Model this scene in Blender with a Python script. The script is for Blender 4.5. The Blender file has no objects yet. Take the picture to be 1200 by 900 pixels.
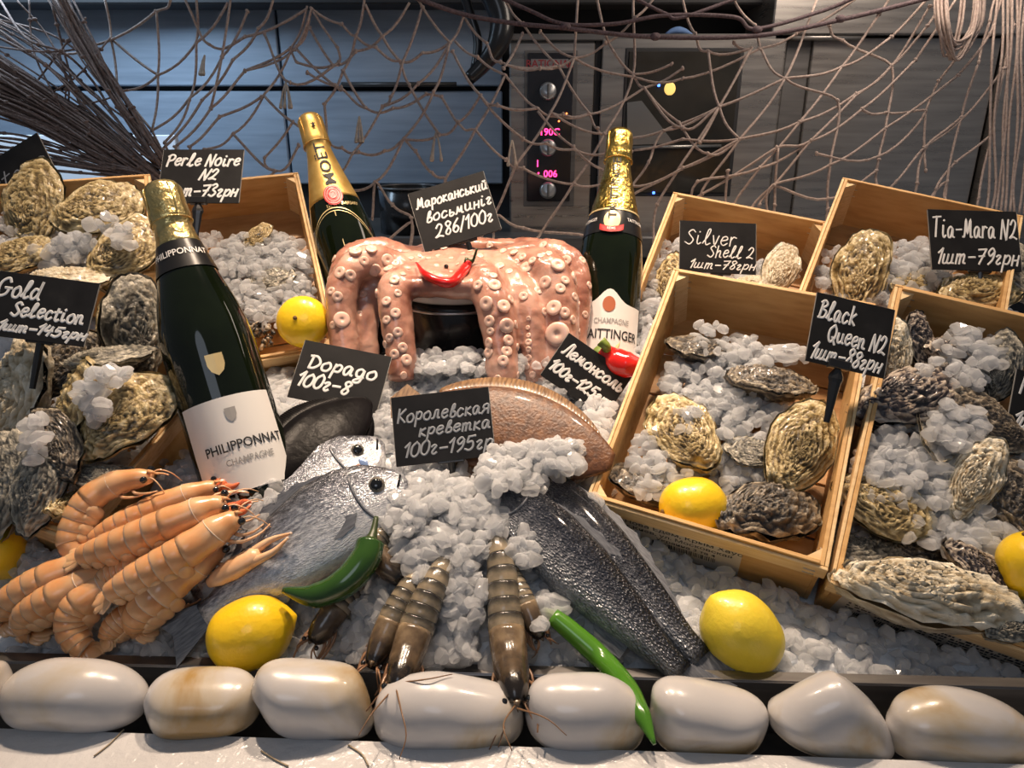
import bpy, bmesh, math, random
import numpy as np
from mathutils import Vector, Matrix, noise
random.seed(7); RNG = np.random.default_rng(7)
SC = bpy.context.scene
COL = SC.collection
PI = math.pi

# ---------------------------------------------------------------- camera, light, exposure
FPX, PITCH, ZC = 850.0, math.radians(20), 0.475
cam_d = bpy.data.cameras.new('camera'); cam = bpy.data.objects.new('camera', cam_d); COL.objects.link(cam)
cam.location = (0, 0, ZC); cam.rotation_euler = (PI/2 - PITCH, 0, 0)
cam_d.sensor_width = 36; cam_d.lens = FPX/1200*36; cam_d.clip_start = 0.02; cam_d.clip_end = 50
SC.camera = cam
SC.view_settings.view_transform = 'Standard'; SC.view_settings.look = 'None'
SC.view_settings.gamma = 1; SC.view_settings.use_curve_mapping = False
SC.view_settings.exposure = 0.12
SC.cycles.use_denoising = True
SC.cycles.max_bounces = 8; SC.cycles.transmission_bounces = 6; SC.cycles.transparent_max_bounces = 16
SC.cycles.sample_clamp_indirect = 4.0
w = bpy.data.worlds.new('world'); SC.world = w; w.use_nodes = True
w.node_tree.nodes['Background'].inputs[0].default_value = (0.53, 0.57, 0.65, 1)
w.node_tree.nodes['Background'].inputs[1].default_value = 0.19

def lamp(name, kind, loc, target, power, color, size=0.1, spot=60, blend=0.6):
    d = bpy.data.lights.new(name, kind); d.energy = power; d.color = color
    if kind == 'AREA': d.shape = 'DISK'; d.size = size
    if kind == 'SPOT': d.spot_size = math.radians(spot); d.spot_blend = blend; d.shadow_soft_size = size
    o = bpy.data.objects.new(name, d); COL.objects.link(o); o.location = loc
    o.rotation_euler = (Vector(target) - Vector(loc)).to_track_quat('-Z', 'Y').to_euler()
    return o
WARM = (1.0, 0.77, 0.57)
lamp('display_spot_lamp_a', 'SPOT', (-0.42, 1.12, 1.45), (-0.34, 0.84, 0.1), 78, WARM, 0.035, 56, .9)
lamp('display_spot_lamp_b', 'SPOT', (0.03, 1.14, 1.45), (0.0, 0.86, 0.1), 92, WARM, 0.035, 56, .9)
lamp('display_spot_lamp_c', 'SPOT', (0.50, 1.12, 1.45), (0.42, 0.94, 0.15), 62, WARM, 0.035, 56, .9)
lamp('shop_ceiling_lamp', 'AREA', (-0.5, -1.6, 2.2), (0, 0.8, 0.1), 6, (0.78, 0.86, 1.0), 1.2)
lamp('kitchen_lamp', 'AREA', (-1.0, 1.62, 1.0), (-1.15, 2.1, 0.6), 9, (0.58, 0.78, 1.0), 0.5)
lamp('kitchen_lamp_warm', 'AREA', (0.7, 1.45, 1.0), (0.55, 2.0, 0.5), 4.2, (1.0, 0.84, 0.70), 0.5)

# ---------------------------------------------------------------- picture <-> world
RGT = Vector((1, 0, 0)); UPV = Vector((0, math.sin(PITCH), math.cos(PITCH))); FWD = Vector((0, math.cos(PITCH), -math.sin(PITCH)))
CAM = Vector((0, 0, ZC))
def ray(px, py): return RGT*((px-600)/FPX) + UPV*((450-py)/FPX) + FWD
def P(px, py, d): return CAM + ray(px, py)*d
def PY(px, py, Y): r = ray(px, py); return CAM + r*(Y/r.y)
def PZ(px, py, Z): r = ray(px, py); return CAM + r*((Z-ZC)/r.z)
def proj(p):
    q = Vector(p) - CAM; d = q.dot(FWD)
    return 600 + FPX*q.x/d, 450 - FPX*q.dot(UPV)/d, d

# ---------------------------------------------------------------- object helpers
def thing(name, label, cat, loc=(0,0,0), group=None, mw=None):
    o = bpy.data.objects.new(name, None); COL.objects.link(o); o.empty_display_size = 0.01
    if mw is not None: o.matrix_world = mw
    else: o.location = loc
    return tag(o, label, cat, group)
def tag(o, label, cat=None, group=None, kind=None):
    o['label'] = label
    if cat: o['category'] = cat
    if group: o['group'] = group
    if kind: o['kind'] = kind
    return o
class MB:
    def __init__(s): s.v = []; s.f = []; s.a = []
    def add(s, v, f, a=None):
        o = len(s.v); s.v += [tuple(q) for q in v]; s.f += [tuple(i+o for i in q) for q in f]
        s.a += list(a) if a is not None else [0.0]*len(v); return s
    def mesh(s, name, mat, smooth=True, off=None):
        me = bpy.data.meshes.new(name)
        v = s.v if off is None else [(x-off[0], y-off[1], z-off[2]) for x, y, z in s.v]
        me.from_pydata(v, [], s.f); me.materials.append(mat)
        if smooth: me.polygons.foreach_set('use_smooth', [True]*len(me.polygons))
        if any(s.a):
            at = me.attributes.new('tone', 'FLOAT', 'POINT'); at.data.foreach_set('value', s.a)
        me.update(); return me
    def build(s, name, mat, parent=None, smooth=True, world=False):
        off = parent.location if (world and parent is not None) else None
        return link(name, s.mesh(name, mat, smooth, off), parent)
def link(name, me, parent=None):
    o = bpy.data.objects.new(name, me); COL.objects.link(o)
    if parent is not None: o.parent = parent
    return o
def box(mb, c, s, a=0.0, M=None, bev=0.0):
    cx, cy, cz = c; x, y, z = s[0]/2, s[1]/2, s[2]/2
    if bev <= 0:
        v = [(cx+i*x, cy+j*y, cz+k*z) for k in (-1,1) for j in (-1,1) for i in (-1,1)]
        f = [(0,2,3,1),(4,5,7,6),(0,1,5,4),(2,6,7,3),(0,4,6,2),(1,3,7,5)]
    else:
        v = []; f = []; b = min(bev, x*.9, y*.9, z*.9)
        # chamfered box: three vertices per corner
        idx = {}
        for k in (-1,1):
            for j in (-1,1):
                for i in (-1,1):
                    for ax in range(3):
                        q = [i*x, j*y, k*z]
                        for o_ in range(3):
                            if o_ != ax: q[o_] -= (i, j, k)[o_]*b
                        idx[(i,j,k,ax)] = len(v); v.append((cx+q[0], cy+q[1], cz+q[2]))
        for s_ in (-1,1):
            f.append([idx[(s_,j,k,0)] for j,k in ((-1,-1),(1,-1),(1,1),(-1,1))][::s_])
            f.append([idx[(i,s_,k,1)] for i,k in ((-1,-1),(1,-1),(1,1),(-1,1))][::-s_])
            f.append([idx[(i,j,s_,2)] for i,j in ((-1,-1),(1,-1),(1,1),(-1,1))][::s_])
        for p in (-1,1):
            for q in (-1,1):
                f.append([idx[(p,q,-1,0)], idx[(p,q,-1,1)], idx[(p,q,1,1)], idx[(p,q,1,0)]][::-p*q])
                f.append([idx[(p,-1,q,0)], idx[(p,-1,q,2)], idx[(p,1,q,2)], idx[(p,1,q,0)]][::p*q])
                f.append([idx[(-1,p,q,1)], idx[(-1,p,q,2)], idx[(1,p,q,2)], idx[(1,p,q,1)]][::-p*q])
        for i in (-1,1):
            for j in (-1,1):
                for k in (-1,1):
                    f.append([idx[(i,j,k,0)], idx[(i,j,k,1)], idx[(i,j,k,2)]][::i*j*k])
    if M is not None: v = [M @ Vector(q) for q in v]
    return mb.add(v, f, [a]*len(v))
def loft(mb, rings, closed=True, caps=True, a=None):
    n = len(rings[0]); v = [p for r in rings for p in r]; f = []
    for i in range(len(rings)-1):
        for j in range(n if closed else n-1):
            k = (j+1) % n
            f.append((i*n+j, i*n+k, (i+1)*n+k, (i+1)*n+j))
    if caps and closed:
        f.append(tuple(range(n-1, -1, -1))); f.append(tuple(range((len(rings)-1)*n, len(rings)*n)))
    aa = None if a is None else [a[i] for i in range(len(rings)) for _ in range(n)] if not hasattr(a[0], '__len__') else [x for r in a for x in r]
    return mb.add(v, f, aa)
def spline(pts, n):
    pts = [Vector(p) for p in pts]
    if len(pts) == 2: return [pts[0].lerp(pts[1], i/(n-1)) for i in range(n)]
    q = [pts[0]*2-pts[1]] + pts + [pts[-1]*2-pts[-2]]; m = len(pts)-1; out = []
    for i in range(n):
        t = i/(n-1)*m; k = min(int(t), m-1); u = t-k
        p0, p1, p2, p3 = q[k:k+4]
        out.append(0.5*((2*p1) + (p2-p0)*u + (2*p0-5*p1+4*p2-p3)*u*u + (3*p1-p0-3*p2+p3)*u**3))
    return out
def frames(path, up=None):
    T = []
    for i in range(len(path)):
        t = path[min(i+1, len(path)-1)] - path[max(i-1, 0)]
        T.append(t.normalized() if t.length > 1e-9 else Vector((0,0,1)))
    fr = []; U = None
    for i, t in enumerate(T):
        u0 = Vector(up) if up is not None else (U if U is not None else (Vector((0,0,1)) if abs(t.z) < .9 else Vector((0,1,0))))
        u = u0 - t*u0.dot(t)
        if u.length < 1e-6: u = t.orthogonal()
        U = u.normalized(); fr.append((t, U, t.cross(U)))
    return fr
def tube(mb, path, r, n=8, flat=1.0, up=None, a=None):
    path = [Vector(p) for p in path]; fr = frames(path, up); rings = []
    for i, p in enumerate(path):
        rr = r if isinstance(r, (int, float)) else r[i]; t, u, b = fr[i]
        rings.append([p + b*(math.cos(2*PI*k/n)*rr) + u*(math.sin(2*PI*k/n)*rr*flat) for k in range(n)])
    return loft(mb, rings, a=None if a is None else ([a]*len(rings) if isinstance(a, float) else a))
def lathe(mb, prof, n=32, ang=(0, 2*PI), M=None):
    full = abs(ang[1]-ang[0]-2*PI) < 1e-6; rings = []
    for r, z in prof:
        k = n if full else n+1
        rings.append([Vector((r*math.cos(ang[0]+(ang[1]-ang[0])*i/n), r*math.sin(ang[0]+(ang[1]-ang[0])*i/n), z)) for i in range(k)])
    if M is not None: rings = [[M @ p for p in r] for r in rings]
    return loft(mb, rings, closed=full, caps=full)
def ball(mb, c, r, n=10, sc=(1,1,1), a=0.0, M=None):
    rings = []
    for i in range(1, n):
        th = PI*i/n
        rings.append([Vector((math.sin(th)*math.cos(2*PI*j/(n+2)), math.sin(th)*math.sin(2*PI*j/(n+2)), math.cos(th))) for j in range(n+2)])
    rings = [[Vector((p.x*r*sc[0], p.y*r*sc[1], p.z*r*sc[2])) for p in rg] for rg in rings]
    rings = [[((M @ p) if M is not None else p) + Vector(c) for p in rg] for rg in rings]
    return loft(mb, rings[::-1], a=[a]*len(rings))
def basis(x, y, z, o):
    m = Matrix.Identity(4)
    for i in range(3):
        m[i][0] = x[i]; m[i][1] = y[i]; m[i][2] = z[i]; m[i][3] = o[i]
    return m
def frame_zx(z, xhint, o):
    z = Vector(z).normalized(); x = Vector(xhint); x = (x - z*x.dot(z)).normalized(); return basis(x, z.cross(x), z, o)
_txt = {}
def text_mb(s, size):
    """flat triangles of a printed text, centred on its own box"""
    if s not in _txt:
        c = bpy.data.curves.new('txt', 'FONT'); c.body = s; c.size = 1.0; c.align_x = 'CENTER'; c.align_y = 'CENTER'; c.resolution_u = 3; c.offset = .012
        o = bpy.data.objects.new('txt', c); COL.objects.link(o); dg = bpy.context.evaluated_depsgraph_get(); dg.update()
        me = bpy.data.meshes.new_from_object(o.evaluated_get(dg))
        _txt[s] = ([tuple(v.co) for v in me.vertices], [tuple(p.vertices) for p in me.polygons])
        bpy.data.objects.remove(o); bpy.data.curves.remove(c); bpy.data.meshes.remove(me)
    v, f = _txt[s]
    return [Vector((x*size, y*size, 0)) for x, y, z in v], f

# ---------------------------------------------------------------- materials
def mat(name, cols, scale=20, detail=5, rough=.5, metal=0, bump=0, bscale=None, bdist=.002, stretch=(1,1,1), sss=0, sssr=(.01,.005,.003),
        spec=.5, coat=0, trans=0, ior=1.45, attr=0, namt=1.0, emit=None, estr=0, warp=0, voro=0, rvar=0, objrand=0, thin=None):
    m = bpy.data.materials.new(name); m.use_nodes = True; nt = m.node_tree; N = nt.nodes; L = nt.links
    b = N['Principled BSDF']
    b.inputs['Roughness'].default_value = rough; b.inputs['Metallic'].default_value = metal
    b.inputs['Specular IOR Level'].default_value = spec; b.inputs['IOR'].default_value = ior
    b.inputs['Coat Weight'].default_value = coat; b.inputs['Coat Roughness'].default_value = .08
    b.inputs['Transmission Weight'].default_value = trans
    if sss: b.inputs['Subsurface Weight'].default_value = sss; b.inputs['Subsurface Radius'].default_value = sssr; b.inputs['Subsurface Scale'].default_value = 1.0
    if emit: b.inputs['Emission Color'].default_value = (*emit, 1); b.inputs['Emission Strength'].default_value = estr
    if len(cols) == 3 and not hasattr(cols[0], '__len__'):
        b.inputs['Base Color'].default_value = (*cols, 1); single = True
    else: single = False
    need = (not single) or bump or rvar
    if need:
        tc = N.new('ShaderNodeTexCoord'); mp = N.new('ShaderNodeMapping'); mp.inputs['Scale'].default_value = stretch
        L.new(tc.outputs['Object'], mp.inputs['Vector']); vec = mp.outputs[0]
        if objrand:
            oi = N.new('ShaderNodeObjectInfo'); ad = N.new('ShaderNodeVectorMath'); ad.operation = 'ADD'
            mu = N.new('ShaderNodeMath'); mu.operation = 'MULTIPLY'; mu.inputs[1].default_value = 7.0
            L.new(oi.outputs['Random'], mu.inputs[0]); L.new(vec, ad.inputs[0]); L.new(mu.outputs[0], ad.inputs[1]); vec = ad.outputs[0]
        nz = N.new('ShaderNodeTexNoise'); nz.inputs['Scale'].default_value = scale; nz.inputs['Detail'].default_value = detail; nz.inputs['Distortion'].default_value = warp
        L.new(vec, nz.inputs['Vector'])
    if not single:
        rp = N.new('ShaderNodeValToRGB'); e = rp.color_ramp.elements
        while len(e) < len(cols): e.new(0.5)
        for i, (p, c) in enumerate(cols): e[i].position = p; e[i].color = (*c, 1)
        fac = nz.outputs['Fac']
        if attr:
            at = N.new('ShaderNodeAttribute'); at.attribute_name = 'tone'
            m1 = N.new('ShaderNodeMath'); m1.operation = 'MULTIPLY_ADD'; m1.inputs[1].default_value = namt; m1.inputs[2].default_value = -.5*namt
            L.new(nz.outputs['Fac'], m1.inputs[0])
            m2 = N.new('ShaderNodeMath'); m2.operation = 'ADD'; L.new(m1.outputs[0], m2.inputs[0]); L.new(at.outputs['Fac'], m2.inputs[1]); fac = m2.outputs[0]
        L.new(fac, rp.inputs['Fac']); L.new(rp.outputs[0], b.inputs['Base Color'])
    if rvar:
        mr = N.new('ShaderNodeMapRange'); mr.inputs['To Min'].default_value = max(0, rough-rvar); mr.inputs['To Max'].default_value = min(1, rough+rvar)
        mr.inputs['From Min'].default_value = .3; mr.inputs['From Max'].default_value = .7
        L.new(nz.outputs['Fac'], mr.inputs['Value']); L.new(mr.outputs[0], b.inputs['Roughness'])
    if bump:
        bp = N.new('ShaderNodeBump'); bp.inputs['Strength'].default_value = bump; bp.inputs['Distance'].default_value = bdist
        if voro:
            vo = N.new('ShaderNodeTexVoronoi'); vo.inputs['Scale'].default_value = voro; L.new(vec, vo.inputs['Vector']); L.new(vo.outputs['Distance'], bp.inputs['Height'])
        else:
            n2 = N.new('ShaderNodeTexNoise'); n2.inputs['Scale'].default_value = bscale or scale*2; n2.inputs['Detail'].default_value = 4
            L.new(vec, n2.inputs['Vector']); L.new(n2.outputs['Fac'], bp.inputs['Height'])
        L.new(bp.outputs[0], b.inputs['Normal'])
    return m
M = {}
M['wood'] = mat('poplar_wood', [(.2,(.46,.25,.085)),(.5,(.62,.37,.145)),(.8,(.71,.47,.21))], 6, 6, .55, stretch=(3,14,14), bump=.25, bscale=30, bdist=.001, objrand=1)
M['wood_dark'] = mat('damp_poplar_wood', [(.2,(.34,.17,.06)),(.5,(.48,.26,.10)),(.8,(.58,.35,.15))], 6, 6, .45, stretch=(3,14,14), bump=.25, bscale=30, bdist=.001, objrand=1)
M['wood_edge'] = mat('pale_sawn_wood', [(.2,(.60,.38,.17)),(.5,(.76,.54,.28)),(.8,(.84,.64,.38))], 10, 6, .6, stretch=(2,10,40), bump=.3, bscale=40, bdist=.001, objrand=1)
M['metal'] = mat('staple_steel', (.7,.68,.64), rough=.3, metal=1)
def ice_mat():
    m = bpy.data.materials.new('ice'); m.use_nodes = True; nt = m.node_tree; N = nt.nodes; L = nt.links
    b = N['Principled BSDF']; out = N['Material Output']
    b.inputs['Base Color'].default_value = (.94,.95,.96,1); b.inputs['Roughness'].default_value = .10; b.inputs['IOR'].default_value = 1.31
    b.inputs['Transmission Weight'].default_value = .55
    b.inputs['Coat Weight'].default_value = .5; b.inputs['Coat Roughness'].default_value = .04
    tl = N.new('ShaderNodeBsdfTranslucent'); tl.inputs[0].default_value = (.96,.96,.97,1)
    tr = N.new('ShaderNodeBsdfTransparent'); tr.inputs[0].default_value = (.95,.965,.98,1)
    mx = N.new('ShaderNodeMixShader'); mx.inputs[0].default_value = .50; my = N.new('ShaderNodeMixShader'); my.inputs[0].default_value = .27
    L.new(b.outputs[0], mx.inputs[1]); L.new(tl.outputs[0], mx.inputs[2]); L.new(mx.outputs[0], my.inputs[1]); L.new(tr.outputs[0], my.inputs[2]); L.new(my.outputs[0], out.inputs['Surface'])
    return m
M['ice'] = ice_mat()
M['slush'] = mat('packed_ice', [(.3,(.46,.49,.53)),(.7,(.66,.69,.73))], 60, 6, .25, bump=.6, bscale=90, bdist=.006, sss=.25, sssr=(.01,.012,.014))

# ================================================================ the crates (poses first: the ice is heaped under them)
def rod(r):
    a = math.sqrt(sum(x*x for x in r)); return Matrix.Rotation(a, 4, Vector(r))
CR = {  # rotation vector, rim centre, width, length, height
 'C':  ((.6204,-.03,-.4259), (.2604,.7777,.1775), .24, .348, .095),
 'R':  ((.6805,.0335,-.4337), (.513,.6786,.1471), .27, .385, .085),
 'S':  ((.6754,.0278,-.403), (.3171,1.0754,.2369), .24, .348, .085),
 'T':  ((.5823,.0518,-.4901), (.5520,1.0000,.2930), .24, .290, .085),
 'P':  ((.7314,.049,.345), (-.4267,1.1123,.2654), .24, .348, .085),
 'G':  ((.4565,.1174,-.3044), (-.5131,.7629,.1597), .24, .25, .075),
 'L':  ((.5453,.052,.3681), (-.6071,.9812,.3390), .228, .209, .07)}
CM = {}
for k, (rv, c, W_, L_, h_) in CR.items():
    R_ = rod(rv); CM[k] = Matrix.Translation(c) @ R_ @ Matrix.Translation((0,0,-h_))
def crate_pt(k, px, py, z):
    """where the line of sight through a picture point meets the level z inside a crate"""
    m = CM[k]; o = m @ Vector((0,0,z)); n = (m.to_3x3() @ Vector((0,0,1))); r = ray(px, py)
    return CAM + r*((o-CAM).dot(n)/r.dot(n))
def crate_n(k): return (CM[k].to_3x3() @ Vector((0,0,1))).normalized()

# ================================================================ ice bed: one height for every x, y
LIP_A, LIP_B = PZ(-60, 775, 0), PZ(1260, 809, 0)
LIP_A, LIP_B = LIP_A+(LIP_A-LIP_B)*.5, LIP_B+(LIP_B-LIP_A)*.5
def lip_y(x): return LIP_A.y + (LIP_B.y-LIP_A.y)*(x-LIP_A.x)/(LIP_B.x-LIP_A.x)
GX = np.linspace(-1.0, 1.0, 330); GY = np.linspace(.47, 1.5, 172)
XX, YY = np.meshgrid(GX, GY)
S_ = YY - (LIP_A.y + (LIP_B.y-LIP_A.y)*(XX-LIP_A.x)/(LIP_B.x-LIP_A.x))
HH = np.interp(S_, [-.1,0,.06,.13,.20,.30,.5,1.2], [-.02,-.016,.022,.066,.098,.116,.122,.122])
SM_ = np.clip((XX-.07)/.10, 0, 1); HH = HH*(1-SM_) + SM_*np.interp(S_, [-.1,0,.06,.13,.20,.30,.5,1.2], [-.02,-.016,-.004,.010,.030,.075,.122,.122])
def mound(px, py, z, amp, sx, sy):
    global HH
    c = PZ(px, py, z); HH = HH + amp*np.exp(-((XX-c.x)/sx)**2-((YY-c.y)/sy)**2)
mound(560, 440, .14, .030, .17, .05)
mound(540, 590, .12, .030, .08, .07)
mound(500, 690, .07, .016, .07, .05)
mound(700, 540, .11, .018, .07, .06)
mound(270, 560, .11, .016, .06, .05)
BIG = np.full_like(HH, np.nan)
for k, (rv, c, W_, L_, h_) in CR.items():
    m = CM[k]; im = m.inverted(); n = crate_n(k); o = m.translation
    zb = o.z - (n.x*(XX-o.x)+n.y*(YY-o.y))/n.z                       # underside plane
    lx = im[0][0]*XX+im[0][1]*YY+im[0][2]*zb+im[0][3]; ly = im[1][0]*XX+im[1][1]*YY+im[1][2]*zb+im[1][3]
    dx = np.maximum(np.abs(lx)-W_/2-.008, 0); dy = np.maximum(np.abs(ly)-L_/2-.008, 0); dd = np.hypot(dx, dy)
    inside = dd <= 0
    HH = np.where(inside, HH, np.maximum(HH, np.where(dd < .25, zb-.006-dd*6, -9)))
    kz = im[1][2]; zs = (-L_/2-.007 - (im[1][0]*XX+im[1][1]*YY+im[1][3]))/kz          # keep the ice outside the leaning front wall
    HH = np.where((ly < -L_/2) & (np.abs(lx) < W_/2+.012) & (zs < HH) & (ly > -L_/2-.09), np.maximum(zs, zb-.02), HH)
    BIG = np.where(inside, np.fmin(np.where(np.isnan(BIG), 9, BIG), zb-.006), BIG)
HH = np.where(np.isnan(BIG), HH, np.minimum(np.where(np.isnan(BIG), 0, BIG), 9))
def H(x, y):
    i = (x-GX[0])/(GX[1]-GX[0]); j = (y-GY[0])/(GY[1]-GY[0])
    i = min(max(i, 0), len(GX)-1.001); j = min(max(j, 0), len(GY)-1.001); a, b = int(i), int(j); u, v = i-a, j-b
    return (HH[b,a]*(1-u)+HH[b,a+1]*u)*(1-v)+(HH[b+1,a]*(1-u)+HH[b+1,a+1]*u)*v
def G(px, py, lift=0.0):
    r = ray(px, py); d = .5
    while d < 1.6:
        q = CAM + r*d
        if q.z < H(q.x, q.y)+lift: break
        d += .004
    lo, hi = d-.004, d
    for _ in range(12):
        mdl = (lo+hi)/2; q = CAM + r*mdl
        if q.z < H(q.x, q.y)+lift: hi = mdl
        else: lo = mdl
    return CAM + r*hi
def HN(x, y, e=.03):
    return Vector((-(H(x+e,y)-H(x-e,y))/(2*e), -(H(x,y+e)-H(x,y-e))/(2*e), 1)).normalized()

mb = MB(); nx, ny = len(GX), len(GY)
vv = []
for j in range(ny):
    for i in range(nx):
        x, y = GX[i], GY[j]; b_ = .0035*noise.noise((x*70, y*70, 1))+.002*noise.noise((x*150, y*150, 4))
        vv.append((x, max(y, lip_y(x)+.004), HH[j,i]+b_-.003))
mb.add(vv, [(j*nx+i, j*nx+i+1, (j+1)*nx+i+1, (j+1)*nx+i) for j in range(ny-1) for i in range(nx-1)])
tag(mb.build('ice_bed', M['slush']), 'packed ice bed sloping up to the back of the counter', None, None, 'structure')

# ================================================================ counter: ledge, stone channel, tray
M['marble'] = mat('white_marble', [(.35,(.55,.54,.54)),(.6,(.62,.61,.61)),(.75,(.50,.49,.48))], 9, 8, .20, bump=.8, bscale=110, bdist=.002, coat=.6, rvar=.12)
M['tray'] = mat('dark_tray_steel', [(.3,(.16,.15,.15)),(.7,(.24,.23,.22))], 14, 4, .35, metal=.9, stretch=(1,8,8))
M['black_plastic'] = mat('black_plastic', (.012,.012,.013), rough=.3, coat=.3)
M['channel'] = mat('channel_dark', [(.3,(.02,.02,.02)),(.7,(.05,.048,.045))], 30, 4, .6)
LA, LB = PZ(-90, 846, 0), PZ(1290, 894, 0)
LA, LB = LA+(LA-LB)*.5, LB+(LB-LA)*.5
def strip(name, a, b, front, back, z0, z1, m, bev=.002, kind='structure', label=None):
    """a long bar that runs from a to b, front/back measured square to it"""
    d = (b-a); L_ = d.length; ang = math.atan2(d.y, d.x); mb = MB()
    box(mb, (L_/2, (front+back)/2, (z0+z1)/2), (L_, back-front, z1-z0), bev=bev)
    o = mb.build(name, m, smooth=False); o.matrix_world = Matrix.Translation((a.x, a.y, 0)) @ Matrix.Rotation(ang, 4, 'Z')
    tag(o, label, None, None, kind); return o
strip('trim_1', LA, LB, -.30, 0, -.05, 0.0, M['marble'], .004, label='wet white marble ledge along the front of the counter')
strip('floor', LA, LB, 0, 1.25, -.075, -.055, M['channel'], label='dark counter floor under the ice and the white stones')
strip('trim_2', LIP_A, LIP_B, -.004, 0, -.055, .004, M['tray'], .001, label='dark steel lip of the ice tray behind the stones')
strip('trim_3', LIP_A, LIP_B, -.004, .008, .004, .0055, M['tray'], .0005, label='folded top edge of the steel ice tray')

# ================================================================ crates
M['sticker'] = mat('paper_sticker', (.62,.55,.47), rough=.5)
M['ink'] = mat('black_ink', (.03,.03,.03), rough=.6)
CRATE_LABEL = {
 'C': 'poplar crate of dark oysters and ice with a lemon, paper sticker on its front',
 'R': 'rightmost front poplar crate heaped with large striped oysters and ice',
 'S': 'poplar crate behind the lemon crate, next to the champagne bottle with white label',
 'T': 'poplar crate at the back right, pale back board behind its slate card',
 'P': 'poplar crate full of white ice between two champagne bottles, lemon on its front rim',
 'G': 'poplar crate at the left edge under the heap of big oysters',
 'L': 'crate at the far left back holding upright golden oysters'}
_stp = MB(); box(_stp, (0,0,0), (.011,.0012,.0012)); STAPLE = _stp.mesh('staple', M['metal'], False)
def crate(k):
    rv, c, W_, L_, h_ = CR[k]; t = .0045
    root = thing('wooden_crate', CRATE_LABEL[k], 'crate', mw=CM[k], group='poplar oyster crates')
    m1 = M['wood']; fine = k in 'CRSTP'
    def part(name, c_, s_, m_, bev=.0006):
        # every board is centred on its own origin so that its grain runs along its length
        mb = MB(); box(mb, (0,0,0), s_, bev=bev); o = mb.build(name, m_, root, False); o.location = c_; return o
    for i in range(5):                                                # floor boards
        part('base_board', (0, -L_/2+L_*(i+.5)/5, .002), (W_-.002, L_/5-.003, .004), M['wood_dark'])
    for s in (-1, 1):
        part('side_board', (s*(W_/2-t/2), 0, h_/2), (t, L_, h_), m1)
        part('side_batten', (s*(W_/2+t/2), 0, h_-.010), (t*.8, L_, .020), M['wood_edge'])
        o = part('end_board', (0, s*(L_/2-t/2), h_/2+.002), (W_-2*t, t, h_+.002), m1)
        part('end_batten', (0, s*(L_/2+t*.45), h_-.011), (W_+.008, t*.8, .022), M['wood_edge'] if s < 0 else m1)
        for q in (-1, 1):
            mb = MB(); e = .014; x0, y0 = s*(W_/2-t), q*(L_/2-t)
            loft(mb, [[Vector((x0,y0,z)), Vector((x0-s*e,y0,z)), Vector((x0,y0-q*e,z))][::s*q] for z in (.004, h_-.001)])
            mb.build('corner_post', M['wood_edge'], root, False)
            if fine:
                for zz in (.012, .024):
                    o = link('staple', STAPLE, root); o.location = (s*(W_/2-t-.012), q*(L_/2-t) - q*.0004, h_-zz)
                    o = link('staple', STAPLE, root); o.location = (s*(W_/2-t)-s*.0004, q*(L_/2-t-.014), h_-zz); o.rotation_euler = (0,0,PI/2)
                    o = link('staple', STAPLE, root); o.location = (s*(W_/2-.012), q*(L_/2+t*.95), h_-zz*.7)
    return root
CRATES = {k: crate(k) for k in 'CRSTPGL'}
def sticker(k, x0, x1, z0, z1, lines, bars):
    rv, c, W_, L_, h_ = CR[k]; y = -L_/2-.0008; root = CRATES[k]
    mb = MB(); box(mb, ((x0+x1)/2, y, (z0+z1)/2), (x1-x0, .0006, z1-z0)); s = mb.build('sticker', M['sticker'], root, False)
    mb = MB()
    for txt, xx, zz, sz in lines:
        v, f = text_mb(txt, sz); mb.add([(xx+p.x, y-.0005, zz+p.y) for p in v], f)
    if bars:
        random.seed(5); x = bars[0]
        while x < bars[1]:
            wd = random.choice((.0006,.001,.0016)); box(mb, (x, y-.0004, bars[2]), (wd, .0002, bars[3])); x += wd+random.choice((.0008,.0014))
    mb.build('print', M['ink'], s, False)
sticker('C', -.085, .045, .006, .071, [('Нова Едем, Крым Хаус', -.018, .064, .0115), ('г.Киев, ул. Московская', -.022, .052, .0105), ('Украина 3 та 4', -.014, .041, .0095)], (-.05, .02, .029, .011))
sticker('R', -.12, .12, .006, .060, [], None)
random.seed(8); mb = MB()                                             # dense small print, too fine to read
for zz, hh in ((.053,.0042), (.046,.0042), (.039,.003), (.032,.003), (.020,.010)):
    x = -.11
    while x < .10:
        wd = random.uniform(.0012,.0035) if hh < .009 else random.choice((.0006,.001,.0016)); box(mb, (x, -CR['R'][3]/2-.0013, zz), (wd, .0002, hh*random.uniform(.7,1))); x += wd+random.choice((.0008,.0008,.0012,.004) if hh < .009 else (.0008,.0014))
tag(mb.build('small_print', M['ink'], CRATES['R'], False), 'dense unreadable small print', None, None, 'stuff')

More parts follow.
